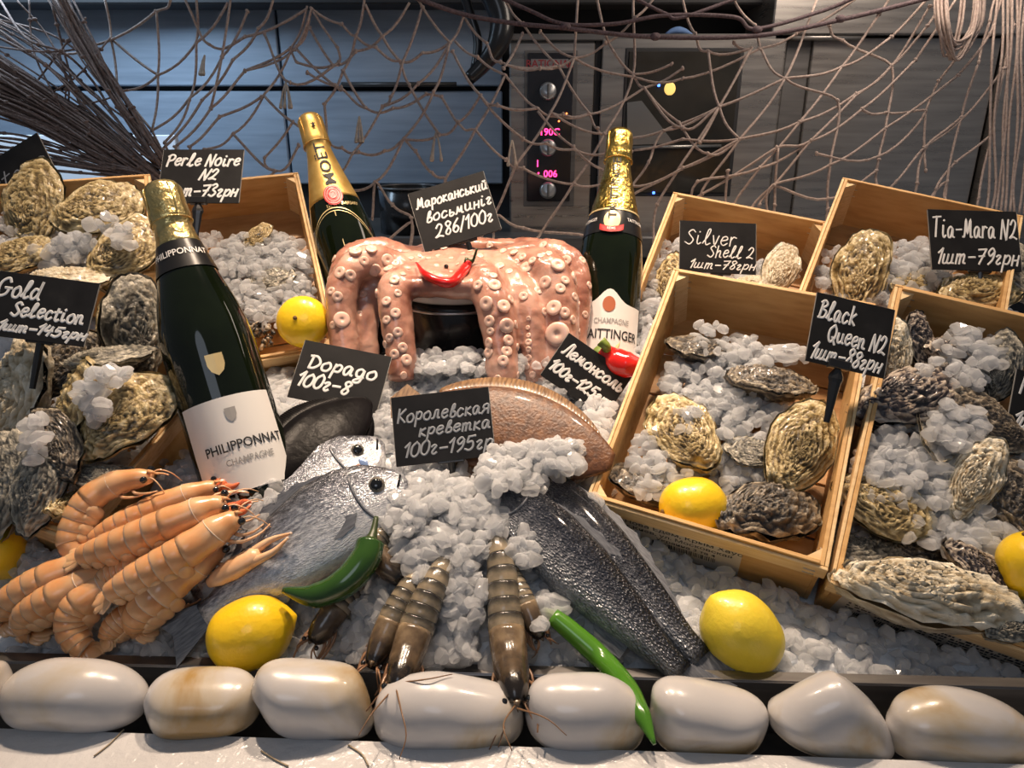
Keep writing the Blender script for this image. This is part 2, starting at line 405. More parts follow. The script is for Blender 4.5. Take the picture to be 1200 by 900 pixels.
# ================================================================ white stones in the channel
M['pebble'] = mat('white_pebble', [(.33,(.36,.23,.085)),(.41,(.47,.40,.30)),(.50,(.52,.50,.49)),(.75,(.46,.46,.48))], 9, 7, .26, bump=.12, bscale=120, bdist=.001, coat=.6, objrand=1, warp=.6, sss=.08, sssr=(.006,.005,.004))
def outline_blob(name, label, cat, px, depth, thick, m, lean=0.0, sq=.75, n=40, group=None, seed=0, rough=.03):
    """a solid pebble: its long outline stands square to the eye line, its thickness is its own"""
    cx = sum(p[0] for p in px)/len(px); cy = sum(p[1] for p in px)/len(px); c = P(cx, cy, depth)
    u = RGT; wv = (UPV*math.cos(lean) + FWD*math.sin(lean)); nrm = u.cross(wv)     # towards the eye
    ang = []; s = depth/FPX
    loop = spline([Vector((x-cx, cy-y, 0)) for x, y in px+[px[0]]], 60)[:-1]
    loop = [Vector((p.x*s, p.y*s, 0)) for p in loop]; k = len(loop); rings = []; R_ = 9
    for i in range(-R_, R_+1):
        ph = PI/2*i/(R_+.0); cp = max(math.cos(ph), .0)**sq if abs(i) < R_ else .06; sp = math.sin(ph)
        rg = []
        for p in loop:
            q = Vector((p.x*cp, p.y*cp, sp*thick/2)); e = 1+rough*noise.noise((q.x*28+seed, q.y*28, q.z*28))
            q = Vector((q.x*e, q.y*e, q.z*e + .003*noise.noise((q.x*20, q.y*20, seed))))
            rg.append(u*q.x + wv*q.y + nrm*q.z)
        rings.append(rg)
    mb = MB(); loft(mb, rings); o = mb.build(name, m); o.location = c
    return tag(o, label, cat, group)
STONES = [
 ([(-60,790),(-10,782),(3,800),(2,828),(-12,842),(-60,842)], .600, 'white pebble mostly cut off by the left picture edge'),
 ([(0,810),(18,788),(55,775),(110,775),(150,790),(172,818),(160,845),(110,853),(40,850),(8,838)], .612, 'long smooth oval white pebble at the left end of the stone row'),
 ([(174,810),(190,793),(240,791),(290,797),(305,822),(295,848),(240,857),(185,853),(174,832)], .610, 'flattest white pebble with a crease, below the orange lemon'),
 ([(297,800),(310,776),(345,775),(400,785),(424,800),(434,840),(428,864),(360,863),(318,845)], .607, 'blocky white pebble right of the creased flat pebble'),
 ([(438,830),(452,803),(500,788),(550,795),(600,812),(614,840),(606,868),(560,874),(480,868),(442,860)], .605, 'wide white pebble that the prawn heads rest on'),
 ([(615,835),(625,800),(665,789),(715,793),(750,818),(758,850),(745,876),(690,878),(640,868),(620,855)], .603, 'domed white pebble with yellow stained top touched by the green chili'),
 ([(762,830),(765,805),(790,796),(850,808),(890,820),(899,845),(885,878),(830,884),(780,876),(763,855)], .601, 'rounded white pebble between the chili tip and the pointed pebble'),
 ([(900,830),(935,803),(967,787),(985,790),(1020,820),(1046,860),(1053,880),(1040,891),(985,890),(930,872),(903,850)], .598, 'pointed triangular white pebble with yellow edge'),
 ([(1040,850),(1050,825),(1090,810),(1130,810),(1170,822),(1210,850),(1212,885),(1150,893),(1080,892),(1045,880)], .595, 'rightmost white pebble of the stone row'),
]
for i, (px, d, lb) in enumerate(STONES):
    outline_blob('white_pebble', lb, 'stone', px, d, .058, M['pebble'], -.35, .76, group='white pebbles along the tray', seed=i*3.1)

# ================================================================ bottles
M['glass'] = mat('dark_bottle_glass', [(.3,(.003,.005,.002)),(.7,(.006,.010,.004))], 20, 3, .05, spec=.45, coat=.15)
M['gold'] = mat('gold_foil', [(.3,(.62,.40,.08)),(.7,(.86,.62,.18))], 60, 3, .26, metal=1, bump=1.0, bscale=75, bdist=.005)
M['gold_mate'] = mat('matte_gold_foil', [(.3,(.62,.38,.10)),(.7,(.76,.52,.17))], 90, 3, .42, metal=.7, bump=.25, bscale=220, bdist=.0012)
M['pale_gold'] = mat('pale_gold_foil', [(.3,(.55,.42,.16)),(.7,(.78,.62,.28))], 60, 3, .28, metal=.95, bump=.9, bscale=70, bdist=.005)
M['label_white'] = mat('label_paper', (.80,.78,.75), rough=.45)
M['label_black'] = mat('black_foil', (.012,.012,.013), rough=.3)
M['print_gold'] = mat('gold_print', (.70,.55,.28), rough=.4, metal=.4)
M['print_black'] = mat('black_print', (.02,.02,.022), rough=.6)
M['print_grey'] = mat('grey_print', (.35,.34,.33), rough=.6)
M['seal_red'] = mat('red_seal', [(.3,(.55,.02,.02)),(.7,(.70,.05,.05))], 50, 3, .35, bump=.4, bscale=200)
GLASS_P = [(.0,.002),(.030,.0),(.041,.003),(.044,.012),(.0445,.06),(.044,.150),(.0425,.170),(.038,.192),(.031,.215),(.0245,.238),(.0192,.258),(.0165,.272),(.0155,.290),(.0,.290)]
def rad_at(z):
    p = [(zz, r) for r, zz in GLASS_P[1:-1]]; return float(np.interp(z, [a for a, _ in p], [b for _, b in p]))
def wrap(mb, v, f, z, ang, off=.0006, up=False):
    """lay flat print round the bottle: x runs round it, y runs up (or the reading turned upwards)"""
    out = []
    for p in v:
        x, y = (p.x, p.y) if not up else (-p.y, p.x)
        zz = z+y; r = rad_at(zz)+off; a = -PI/2+ang+x/r
        out.append((r*math.cos(a), r*math.sin(a), zz))
    mb.add(out, f)
def patch(z0, z1, a0, a1, off, n=24, wave=None):
    mb = MB(); rings = []; k = 6
    for i in range(k+1):
        rg = []
        for j in range(n+1):
            a = a0+(a1-a0)*j/n; zt = z1 + (wave(j/n) if wave else 0); z = z0+(zt-z0)*i/k; r = rad_at(z)+off
            rg.append(Vector((r*math.cos(a-PI/2), r*math.sin(a-PI/2), z)))
        rings.append(rg)
    inner = [[Vector((p.x*.985, p.y*.985, p.z)) for p in rg] for rg in rings]
    loft(mb, rings, closed=False, caps=False); loft(mb, [r[::-1] for r in inner], closed=False, caps=False); return mb
def disc_patch(r0, z, ang, off, n=28):
    mb = MB(); v = [Vector((0,0,0))]+[Vector((r0*s*math.cos(2*PI*i/n), r0*s*math.sin(2*PI*i/n), 0)) for s in (.5, 1) for i in range(n)]
    f = [(0,1+i,1+(i+1)%n) for i in range(n)]+[(1+i,1+n+i,1+n+(i+1)%n,1+(i+1)%n) for i in range(n)]
    wrap(mb, v, f, z, ang, off); return mb
def bottle(label, base, top, scale, spin, cap_lo, gold, zs=1.0):
    z = (top-base).normalized(); toc = (CAM-base); toc = (toc-z*toc.dot(z)).normalized(); x = (-toc).cross(z).normalized()
    m = basis(x, z.cross(x), z, base) @ Matrix.Rotation(spin, 4, 'Z') @ Matrix.Diagonal((scale, scale, scale*zs, 1))
    root = thing('champagne_bottle', label, 'bottle', mw=m)
    mb = MB(); lathe(mb, GLASS_P, 40); mb.build('glass', M['glass'], root)
    prof = [(rad_at(cap_lo)+.0004, cap_lo)]+[(rad_at(zz)+.0008, zz) for zz in np.linspace(cap_lo+.004, .266, 8)]
    prof += [(.0178,.270),(.0196,.273),(.0200,.280),(.0190,.286),(.0192,.298),(.0184,.306),(.0150,.3105),(.0,.3115)]
    mb = MB(); rings = []
    for k_, (r, zz) in enumerate(prof):
        rg = []
        for i in range(36):
            a = 2*PI*i/36; amp = .0009 if zz > .268 else .0003
            rr = r*(1+(.05 if zz > .27 else .01)*noise.noise((math.cos(a)*3, math.sin(a)*3, zz*90))) if r > 0 else 0
            rg.append(Vector((rr*math.cos(a), rr*math.sin(a), zz)))
        rings.append(rg)
    loft(mb, rings); cp = mb.build('foil_capsule', gold, root)
    mb = MB(); tube(mb, [(.0203*math.cos(a), .0203*math.sin(a), .2735) for a in np.linspace(0, 2*PI, 25)], .0007, 5)
    for q in range(4):
        a = q*PI/2+.5; tube(mb, [(.0202*math.cos(a), .0202*math.sin(a), .274), (.0196*math.cos(a+.1), .0196*math.sin(a+.1), .290), (.0188*math.cos(a), .0188*math.sin(a), .306), (.010*math.cos(a), .010*math.sin(a), .3118)], .0007, 5)
    mb.build('wire_cage', gold, cp)
    return root, cp
def printed(parent, m, items, name='lettering'):
    mb = MB()
    for s, sz, z, ang, off, up in items:
        v, f = text_mb(s, sz); wrap(mb, v, f, z, ang, off, up)
    return mb.build(name, m, parent, False)
SHIELD = [(-.5,.6),(0,.6),(.5,.6),(.5,0),(.35,-.35),(0,-.6),(-.35,-.35),(-.5,0)]
def shield(parent, w_, z, ang, off, m):
    mb = MB(); wrap(mb, [Vector((0,0,0))]+[Vector((x*w_, y*w_, 0)) for x, y in SHIELD], [(0, 1+(i+1) % len(SHIELD), 1+i) for i in range(len(SHIELD))], z, ang, off); return mb.build('crest', m, parent, False)
# the bottle standing in the ice in front of the left crates
b0 = G(292, 562); b1 = P(188, 217, .835)
root, cp = bottle('dark champagne bottle with wide white label, standing in ice at the left', b1+(b0-b1).normalized()*.3115*1.13*1.12, b1, 1.13, -.12, .248, M['pale_gold'], 1.12)
nb = patch(.222, .250, -2.0, 2.0, .0010).build('neck_band', M['label_black'], root)
printed(nb, M['label_white'], [('PHILIPPONNAT', .0085, .2375, .05, .0016, False)])
shield(root, .016, .128, .15, .0006, M['print_gold'])
lb = patch(.020, .100, -.95, 1.15, .0006).build('label', M['label_white'], root)
shield(lb, .010, .084, .15, .0012, M['print_grey'])
printed(lb, M['print_black'], [('PHILIPPONNAT', .0112, .058, .26, .0012, False)])
printed(lb, M['print_grey'], [('CHAMPAGNE', .0075, .045, .28, .0012, False)], 'small_print')
# the gold-necked bottle behind the ice crate
b1 = P(362, 137, 1.21); b0 = P(440, 405, 1.15)
root, cp = bottle('champagne bottle with matte gold neck, star and red seal, leaning behind the octopus', b1+(b0-b1).normalized()*.3115*1.12*1.28, b1, 1.12, .25, .196, M['gold_mate'], 1.28)
printed(cp, M['print_black'], [('MOËT', .0220, .240, -.10, .0022, True)])
mb = MB(); wrap(mb, [Vector((.0042*(1 if i % 2 else .42)*math.sin(PI*i/5), .0042*(1 if i % 2 else .42)*math.cos(PI*i/5)*-1, 0)) for i in range(10)], [tuple(range(10))], .292, -.12, .0060); mb.build('star', M['print_black'], cp, False)
sl = disc_patch(.0135, .196, -.20, .0030).build('seal', M['seal_red'], root)
mb = MB(); tube(mb, [(.001*a*math.cos(a*1.5)*.0+0, 0, 0) for a in (0, 1)], .0001, 4)
v, f = [], []
for rr in (.004, .008, .011):
    for i in range(28):
        a0_, a1_ = 2*PI*i/28, 2*PI*(i+1)/28; o_ = len(v)
        v += [Vector((rr*math.cos(a0_), rr*math.sin(a0_), 0)), Vector((rr*math.cos(a1_), rr*math.sin(a1_), 0)), Vector(((rr+.0009)*math.cos(a1_), (rr+.0009)*math.sin(a1_), 0)), Vector(((rr+.0009)*math.cos(a0_), (rr+.0009)*math.sin(a0_), 0))]; f.append((o_, o_+1, o_+2, o_+3))
mb = MB(); wrap(mb, v, f, .196, -.20, .0036); mb.build('ring', mat('seal_ring', (.85,.35,.33), rough=.4), sl, False)
for i, (dz, wd) in enumerate(((0, .0014), (-.0035, .0008))):
    mb = MB(); v = []; f = []
    for j in range(41):
        x = -.06+.12*j/40; zz = -.012*(x/.03)**2
        v += [Vector((x, zz+dz, 0)), Vector((x, zz+dz+wd, 0))]
        if j: f.append((2*j-2, 2*j, 2*j+1, 2*j-1))
    wrap(mb, v, f, .180, -.35, .0008); mb.build('gold_line', M['print_gold'], root, False)
mb = MB(); wrap(mb, [Vector((-.0006,0,0)), Vector((.0006,0,0)), Vector((.0006,-.05,0)), Vector((-.0006,-.05,0))], [(0,1,2,3)], .176, -.3, .0008); mb.build('gold_line', M['print_gold'], root, False)
printed(root, M['print_gold'], [('150 ANNIVERSARY', .0058, .184, .05, .0010, False)])
# the bottle with the bright gold neck
b1 = P(727, 154, 1.17); b0 = P(706, 440, 1.10)
root, cp = bottle('champagne bottle with shiny bright gold neck and white label, beside the octopus', b1+(b0-b1).normalized()*.3115*1.12*1.25, b1, 1.12, .06, .203, M['gold'], 1.25)
printed(cp, M['print_black'], [('TAITTINGER', .0160, .236, -.10, .0032, True)])
mb = patch(.176, .205, -2.2, 2.2, .0008); nb = mb.build('neck_label', M['label_black'], root)
mb = patch(.2035, .2055, -2.2, 2.2, .0016); mb.build('gold_line', M['print_gold'], nb)
disc_patch(.0115, .190, -.12, .0022).build('medallion', M['print_gold'], nb)
mb = MB(); v = []; f = []
for j in range(17):
    x = -.0165+.033*j/16; zz = -.006+.0035*(x/.0165)**2
    v += [Vector((x, zz-.0035, 0)), Vector((x, zz+.0035, 0))]
    if j: f.append((2*j-2, 2*j, 2*j+1, 2*j-1))
wrap(mb, v, f, .184, -.12, .0032); rb = mb.build('ribbon', M['seal_red'], nb, False)
printed(rb, M['label_white'], [('REIMS', .0045, .1785, -.12, .0040, False)])
printed(nb, M['label_white'], [('TAITTINGER', .0055, .192, .80, .0018, False), ('TAITTINGER', .0055, .192, -1.05, .0018, False)])
lb = patch(.020, .095, -1.0, 1.15, .0007, wave=lambda t: .016*math.exp(-((t-.46)/.16)**2)).build('label', M['label_white'], root)
disc_patch(.0085, .094, -.02, .0013).build('wax_mark', mat('copper_seal', (.45,.14,.06), rough=.4), lb)
printed(lb, M['print_black'], [('TAITTINGER', .0145, .061, .10, .0013, False)])
printed(lb, M['print_grey'], [('CHAMPAGNE', .0080, .0755, .10, .0013, False)], 'small_print')

# ================================================================ lemons
M['lemon'] = mat('lemon_skin', [(.25,(.78,.44,.01)),(.5,(.88,.58,.015)),(.8,(.90,.66,.03))], 9, 4, .32, bump=.35, bscale=170, bdist=.0015, coat=.35, sss=.12, sssr=(.006,.004,.001), objrand=1)
M['lemon_pale'] = mat('paler_lemon_skin', [(.25,(.70,.50,.03)),(.5,(.82,.64,.05)),(.8,(.85,.70,.10))], 9, 4, .36, bump=.35, bscale=170, bdist=.0015, coat=.2, sss=.12, sssr=(.006,.004,.001), objrand=1)
M['stem_brown'] = mat('dry_stem', (.16,.09,.03), rough=.8)
def lemon(label, c, axis, L_, W_, m):
    root = thing('lemon', label, 'lemon', mw=frame_zx(axis, (.3,.2,.9), c), group='lemons')
    mb = MB(); rings = []; n = 26
    for i in range(n+1):
        t = -1+2*i/n; r = max(1-abs(t)**2.5, 0)**.5*W_/2
        nip = .010*math.exp(-((t-1)/.10)**2)+.004*math.exp(-((t+1)/.10)**2); z = t*L_*.44
        if t > .86: r = max(r*.85, .0062*(1-((t-.86)/.16)**2)); z += (t-.86)*.045
        if i in (0, n): r = .0012
        rings.append([Vector((r*math.cos(2*PI*j/32)*(1+.02*noise.noise((t*2, math.cos(2*PI*j/32), 3))), r*math.sin(2*PI*j/32), z)) for j in range(32)])
    loft(mb, rings); mb.build('peel', m, root)
    mb = MB(); ball(mb, (0,0,-L_*.445), .0032, 8, (1,1,.6)); mb.build('stem_scar', M['stem_brown'], root)
    return root
def img(dx, dy, dd=0.0): return (RGT*dx - UPV*dy + FWD*dd).normalized()
lemon('lemon on the front rim of the ice crate below the price card stem', P(355, 377, 1.035), img(.1,.1,.95), .064, .074, M['lemon'])
lemon('deep yellow lemon lying in front of the langoustines and the dark green chili', G(293,742,.030), img(.93,-.33,.1), .088, .067, M['lemon'])
lemon('pale yellow lemon on the bare ice below the sticker crate', G(869,742,.030), img(-.62,-.75,-.1), .094, .070, M['lemon_pale'])
lemon('lemon inside the sticker crate leaning on its front board', crate_pt('C',812,594,.070), img(.95,-.1,.3), .084, .064, M['lemon'])
lemon('lemon half cut off by the left picture edge', G(-10,640,.028), img(.5,.8,.1), .078, .058, M['lemon'])
lemon('lemon half cut off by the right picture edge among striped oysters', crate_pt('R',1212,665,.085), img(.3,.9,.1), .078, .062, M['lemon'])

# ================================================================ chilies
M['chili_dark'] = mat('dark_green_chili', [(.3,(.012,.045,.006)),(.7,(.030,.085,.012))], 14, 3, .18, coat=.6)
M['chili_green'] = mat('green_chili', [(.3,(.045,.16,.010)),(.7,(.085,.24,.020))], 14, 3, .2, coat=.6)
M['chili_red'] = mat('red_chili', [(.3,(.55,.008,.008)),(.7,(.70,.02,.015))], 14, 3, .18, coat=.6)
M['stem_green'] = mat('chili_stem', [(.3,(.10,.16,.02)),(.7,(.22,.30,.05))], 60, 3, .45)
M['stem_dark'] = mat('dark_chili_stem', (.03,.05,.012), rough=.4)
def chili(label, pts, rads, stem, srads, m, ms, name='chili_pepper'):
    root = thing(name, label, 'chili', pts[0]); n = 30
    path = spline(pts, n); r = list(np.interp(np.linspace(0, 1, n), np.linspace(0, 1, len(rads)), rads))
    r = [q*(1+.06*noise.noise(path[i]*60)) for i, q in enumerate(r)]
    mb = MB(); tube(mb, path, r, 14); mb.build('fruit', m, root, world=True)
    sp = spline(stem, 10); sr = list(np.interp(np.linspace(0, 1, 10), np.linspace(0, 1, len(srads)), srads))
    mb = MB(); tube(mb, sp, sr, 9); st = mb.build('stem', ms, root, world=True)
    mb = MB(); t = (sp[1]-sp[0]).normalized(); mm = frame_zx(t, (1,0,0), sp[0]-t*.002)
    k = rads[0]*.92; lathe(mb, [(k, -.004),(k*.95, 0),(k*.55,.003),(srads[0]*.9,.006)], 12, M=mm); mb.build('calyx', ms, root, world=True)
    return root
def gp(l, lift): return [G(x, y, lift) for x, y in l]
chili('dark green chili pepper lying across the lower bream', gp([(434,636),(428,655),(405,682),(370,698),(332,692)], .062), [.0135,.0145,.014,.0115,.003], gp([(434,636),(438,622),(441,606)], .062), [.007,.0035,.0025], M['chili_dark'], M['stem_dark'])
lg = [G(648,722,.030), G(672,742,.030), G(705,772,.030), P(733,803,.620), P(752,838,.588), P(767,872,.566)]
chili('bright green chili pepper hanging from the ice over the white pebbles', lg, [.008,.0098,.0098,.0092,.0078,.0015], [lg[0], G(640,716,.030), G(633,712,.022)], [.004,.0025,.002], M['chili_green'], M['stem_green'])

# ================================================================ fish
M['bream'] = mat('bream_skin', [(.05,(.66,.67,.69)),(.35,(.42,.44,.47)),(.58,(.17,.18,.21)),(.85,(.045,.048,.058))], 230, 3, .24, metal=.35, bump=.4, bdist=.0016, voro=620, attr=1, namt=1.0, coat=.4, stretch=(.55,1.6,1))
M['bass'] = mat('bass_skin', [(.05,(.26,.28,.30)),(.28,(.085,.092,.11)),(.46,(.026,.031,.045)),(.75,(.006,.008,.014))], 120, 4, .28, metal=.25, bump=1.0, bdist=.0022, voro=330, attr=1, namt=.40, coat=.25, stretch=(1,1.6,1))
M['sole'] = mat('sole_skin', [(.25,(.040,.017,.009)),(.5,(.105,.040,.015)),(.75,(.20,.085,.030))], 110, 8, .42, bump=.5, bscale=300, bdist=.0015, coat=.2)
M['sole_dark'] = mat('dark_wet_skin', [(.3,(.003,.003,.003)),(.7,(.009,.008,.009))], 24, 7, .3, bump=.4, bscale=50, bdist=.003, spec=.05)
M['fin'] = mat('fish_fin', [(.3,(.06,.065,.08)),(.7,(.16,.17,.19))], 90, 3, .3, coat=.4, stretch=(1,6,1))
M['sole_fin'] = mat('sole_fin', [(.35,(.10,.05,.022)),(.65,(.26,.15,.07))], 60, 2, .4, stretch=(6,1,1), coat=.3)
M['eye_black'] = mat('eye_black', (.006,.006,.007), rough=.05, coat=.8)
M['eye_ring'] = mat('eye_ring', (.22,.20,.16), rough=.2, metal=.5)
M['gill'] = mat('gill_cover', [(.25,(.16,.17,.20)),(.5,(.50,.50,.48)),(.75,(.62,.60,.52))], 50, 5, .22, metal=.4, coat=.5, bump=.2)
M['gill_red'] = mat('gill_red', (.35,.12,.06), rough=.3)
M['gill_blue'] = mat('cheek_blue', (.22,.32,.55), rough=.25, metal=.3)
def fin_mesh(mb, outline, th=.0012, a=0.0):
    v = [Vector((x, y, s*th/2)) for s in (1, -1) for x, y in outline]; n = len(outline)
    mb.add(v, [tuple(range(n)), tuple(range(2*n-1, n-1, -1))]+[(i, n+i, n+(i+1) % n, (i+1) % n) for i in range(n)], [a]*2*n)
def fish(name, label, tail, nose, nrm, L_, prof, thick, m, eye, flip=1, group=None, marks=False):
    """prof: (t, dorsal, ventral) from tail root 0 to nose 1; local x runs tail to nose, y to the back fin"""
    x = (nose-tail).normalized(); z = (nrm-x*nrm.dot(x)).normalized(); y = z.cross(x)*flip
    if flip < 0: pass
    c = (nose+tail)/2; mw = basis(x, y, x.cross(y), c); sgn = 1 if flip > 0 else -1
    root = thing(name, label, 'fish', mw=mw, group=group)
    T = [p[0] for p in prof]; n = 40; K = 22
    def dv(t): return float(np.interp(t, T, [p[1] for p in prof])), float(np.interp(t, T, [p[2] for p in prof]))
    rings = []; av = []
    for i in range(n+1):
        t = i/n; hd, hv = dv(t); w_ = thick*(math.sin(PI*min(max(t*.86+.10, 0), 1))**.75); w_ *= 1 if i not in (0, n) else .6
        rg = []; ar = []
        for j in range(K):
            a = 2*PI*j/K; ca, sa = math.cos(a), math.sin(a)
            yy = (hd if ca > 0 else hv)*math.copysign(abs(ca)**.9, ca); zz = w_/2*math.copysign(abs(sa)**.85, sa)
            rg.append(Vector(((t-.5)*L_, yy, zz))); q = .5+.5*ca; ar.append(.10+.80*q**1.6 if t < .97 else .5)
        rings.append(rg); av.append(ar)
    mb = MB(); loft(mb, rings, a=av); mb.build('body', m, root)
    hd0, hv0 = dv(0)
    mb = MB(); fin_mesh(mb, [(-.5*L_+.008, hd0*.8), (-.5*L_-.015, hd0*1.5), (-.5*L_-.040, hd0*2.3), (-.5*L_-.030, 0.0), (-.5*L_-.040, -hv0*2.2), (-.5*L_-.015, -hv0*1.5), (-.5*L_+.008, -hv0*.8)], .0022)
    mb.build('tail_fin', M['fin'], root, False)
    mb = MB(); o = []; N_ = 14
    for i in range(N_+1):
        t = .74-.58*i/N_; o.append(((t-.5)*L_, dv(t)[0]-.003))
    for i in range(N_, -1, -1):
        t = .74-.58*i/N_; o.append(((t-.5)*L_-.006, dv(t)[0]+.011*math.sin(PI*(i+.5)/(N_+1))*(1 if i % 2 else .72)))
    fin_mesh(mb, o, .0016); mb.build('dorsal_fin', M['fin'], root, False)
    mb = MB(); o = [((.18-.02*i*.2)*L_ if False else (t-.5)*L_, -dv(t)[1]+.003) for i, t in enumerate((.18,.22,.27,.32))]+[((t-.5)*L_-.008, -dv(t)[1]-.012) for t in (.30,.24,.20)]
    fin_mesh(mb, o[::-1], .0016); mb.build('anal_fin', M['fin'], root, False)
    # gill cover, eye and chest fin on the upper flank
    gt = .80; hd, hv = dv(gt); wz = thick/2
    def skin(t, y_):
        hd, hv = dv(t); h_ = hd if y_ > 0 else hv; w_ = thick*(math.sin(PI*(t*.86+.10))**.75); k_ = max(1-(abs(y_)/h_)**2, 0)**.45
        return Vector(((t-.5)*L_, y_, sgn*w_/2*k_))
    mb = MB(); q = [skin(gt+.02-.05*math.cos(-1.15+2.3*i/14), (hd if i > 7 else hv)*.74*math.sin(-1.15+2.3*i/14)) for i in range(15)]
    tube(mb, q, [.0006]+[.0016]*13+[.0006], 6); mb.build('gill_cover', M['fin'], root)
    if marks:
        for nm, tt, yy, rr, mm in (('gill_slit', .765, -.010, .0075, M['eye_black']), ('cheek_patch', .815, -.014, .007, M['gill_red']), ('cheek_patch', .85, -.010, .006, M['gill_blue'])):
            mb = MB(); ball(mb, skin(tt, yy), rr, 8, (.8,1.2,.28)); mb.build(nm, mm, root)
    e = skin(eye[0], eye[1]); mb = MB(); ball(mb, e, eye[2], 12, (1,1,.45)); ey = mb.build('eye', M['eye_ring'], root)
    mb = MB(); ball(mb, e+Vector((0,0,sgn*eye[2]*.22)), eye[2]*.78, 10, (1,1,.45)); mb.build('pupil', M['eye_black'], ey)
    mb = MB(); q = skin(.74, -.012); o = [(0,0.004),(-.012,.008),(-.034,.004),(-.038,-.003),(-.026,-.008),(-.010,-.006)]
    v = [q+Vector((a_, b_, sgn*(.0015-a_*.03))) for a_, b_ in o]+[q+Vector((a_, b_, sgn*(.0004-a_*.03))) for a_, b_ in o]; n6 = 6
    mb.add(v, [tuple(range(6)), tuple(range(11, 5, -1))]+[(i, 6+i, 6+(i+1) % 6, (i+1) % 6) for i in range(6)]); mb.build('pectoral_fin', M['fin'], root, False)
    mb = MB(); tube(mb, [skin(.985, .002), skin(.965, -.003), skin(.945, -.0075)], .0013, 6); mb.build('mouth', M['eye_black'], root)
    return root
BREAM = [(0,.012,.012),(.06,.013,.013),(.2,.026,.024),(.4,.045,.038),(.6,.053,.042),(.75,.050,.040),(.87,.038,.033),(.95,.020,.022),(1,.006,.007)]
BASS = [(0,.012,.012),(.08,.013,.013),(.25,.024,.022),(.45,.035,.030),(.62,.038,.031),(.78,.034,.029),(.9,.022,.021),(.97,.011,.012),(1,.004,.005)]
tocam = lambda p, k=.5: ((CAM-p).normalized()*k + HN(p.x, p.y)*(1-k)).normalized()
t_, n_ = G(232,700,.012), G(446,516,.022)
fish('sea_bream', 'upper silver bream with blue and orange cheek, half behind the other bream', t_, n_, tocam((t_+n_)/2, .45), (n_-t_).length, BREAM, .036, M['bream'], (.875,.006,.0075), 1, 'silver bream on the ice', True)
t_, n_ = G(238,722,.034), G(474,558,.048)
fish('sea_bream', 'lower silver bream lying on top, its head beside the shrimp price card', t_, n_, tocam((t_+n_)/2, .45), (n_-t_).length, BREAM, .038, M['bream'], (.875,.006,.0085), 1, 'silver bream on the ice')
t_, n_ = G(822,772,.020), G(586,528,.016)
fish('sea_bass', 'right hand dark sea bass, tucked under the other one beside the crate', t_, n_, tocam((t_+n_)/2, .4), (n_-t_).length, BASS, .042, M['bass'], (.90,.006,.006), -1, 'dark sea bass on the ice')
t_, n_ = G(800,790,.022), G(560,556,.026)
fish('sea_bass', 'left hand dark sea bass whose flank touches the green chili', t_, n_, tocam((t_+n_)/2, .4), (n_-t_).length, BASS, .044, M['bass'], (.90,.006,.006), -1, 'dark sea bass on the ice')
def flatfish(name, label, c, x, nrm, L_, hh, m, mf, cat='fish', eyes=True):
    x = Vector(x).normalized(); z = (nrm-x*nrm.dot(x)).normalized(); root = thing(name, label, cat, mw=basis(x, z.cross(x), z, c))
    n = 44; K = 16; rings = []
    hp = lambda t: hh*max(math.sin(PI*min(max(t*.93+.045, 0), 1)), 0)**.7
    for i in range(n+1):
        t = i/n; h_ = hp(t); w_ = .020*math.sin(PI*(t*.9+.05))**.6
        rings.append([Vector(((t-.5)*L_, h_*math.cos(2*PI*j/K), w_/2*math.copysign(abs(math.sin(2*PI*j/K))**.8, math.sin(2*PI*j/K)))) for j in range(K)])
    mb = MB(); loft(mb, rings); mb.build('body', m, root)
    for s in (1, -1):
        mb = MB(); v = []; f = []; q = 90
        for i in range(q+1):
            t = .07+.86*i/q; b_ = .0012 if i % 2 else -.0006
            v += [Vector(((t-.5)*L_, s*(hp(t)-.003), b_)), Vector(((t-.5)*L_-.004, s*(hp(t)+.013*math.sin(PI*i/q)**.4), b_*.5)), Vector(((t-.5)*L_-.004, s*(hp(t)+.013*math.sin(PI*i/q)**.4), b_*.5-.0012)), Vector(((t-.5)*L_, s*(hp(t)-.003), b_-.003))]
            if i: o = 4*i; f += [(o-4, o, o+1, o-3), (o-2, o+2, o+3, o-1), (o-3, o+1, o+2, o-2)]
        mb.add(v, [g[::s] for g in f]); mb.build('fringe_fin', mf, root)
    mb = MB(); fin_mesh(mb, [(-.49*L_, .012), (-.49*L_-.03, .024), (-.49*L_-.042, 0), (-.49*L_-.03, -.024), (-.49*L_, -.012)], .002); mb.build('tail_fin', mf, root, False)
    for yy in (.012, -.004) if eyes else ():
        mb = MB(); ball(mb, (.40*L_, yy, .008), .005, 10, (1,1,.7)); e = mb.build('eye', M['eye_ring'], root)
        mb = MB(); ball(mb, (.40*L_, yy, .0098), .003, 8); mb.build('pupil', M['eye_black'], e)
    return root
a_, b_ = G(528,530,.030), G(738,545,.020); c_ = (a_+b_)/2
flatfish('lemon_sole', 'brown flat sole lying behind the shrimp price card, fringed fin along its arched edge', G(602,508,.030), P(745,566,.80)-P(535,505,.85), (tocam(c_, .55)), .235, .058, M['sole'], M['sole_fin'], 'fish', False)
flatfish('dark_flatfish', 'black wet flat fish under the bream price card', G(378,512,.030), P(430,466,.90)-P(330,545,.80), tocam(G(375,512), .5), .16, .042, M['sole_dark'], M['sole_dark'], 'fish', False)

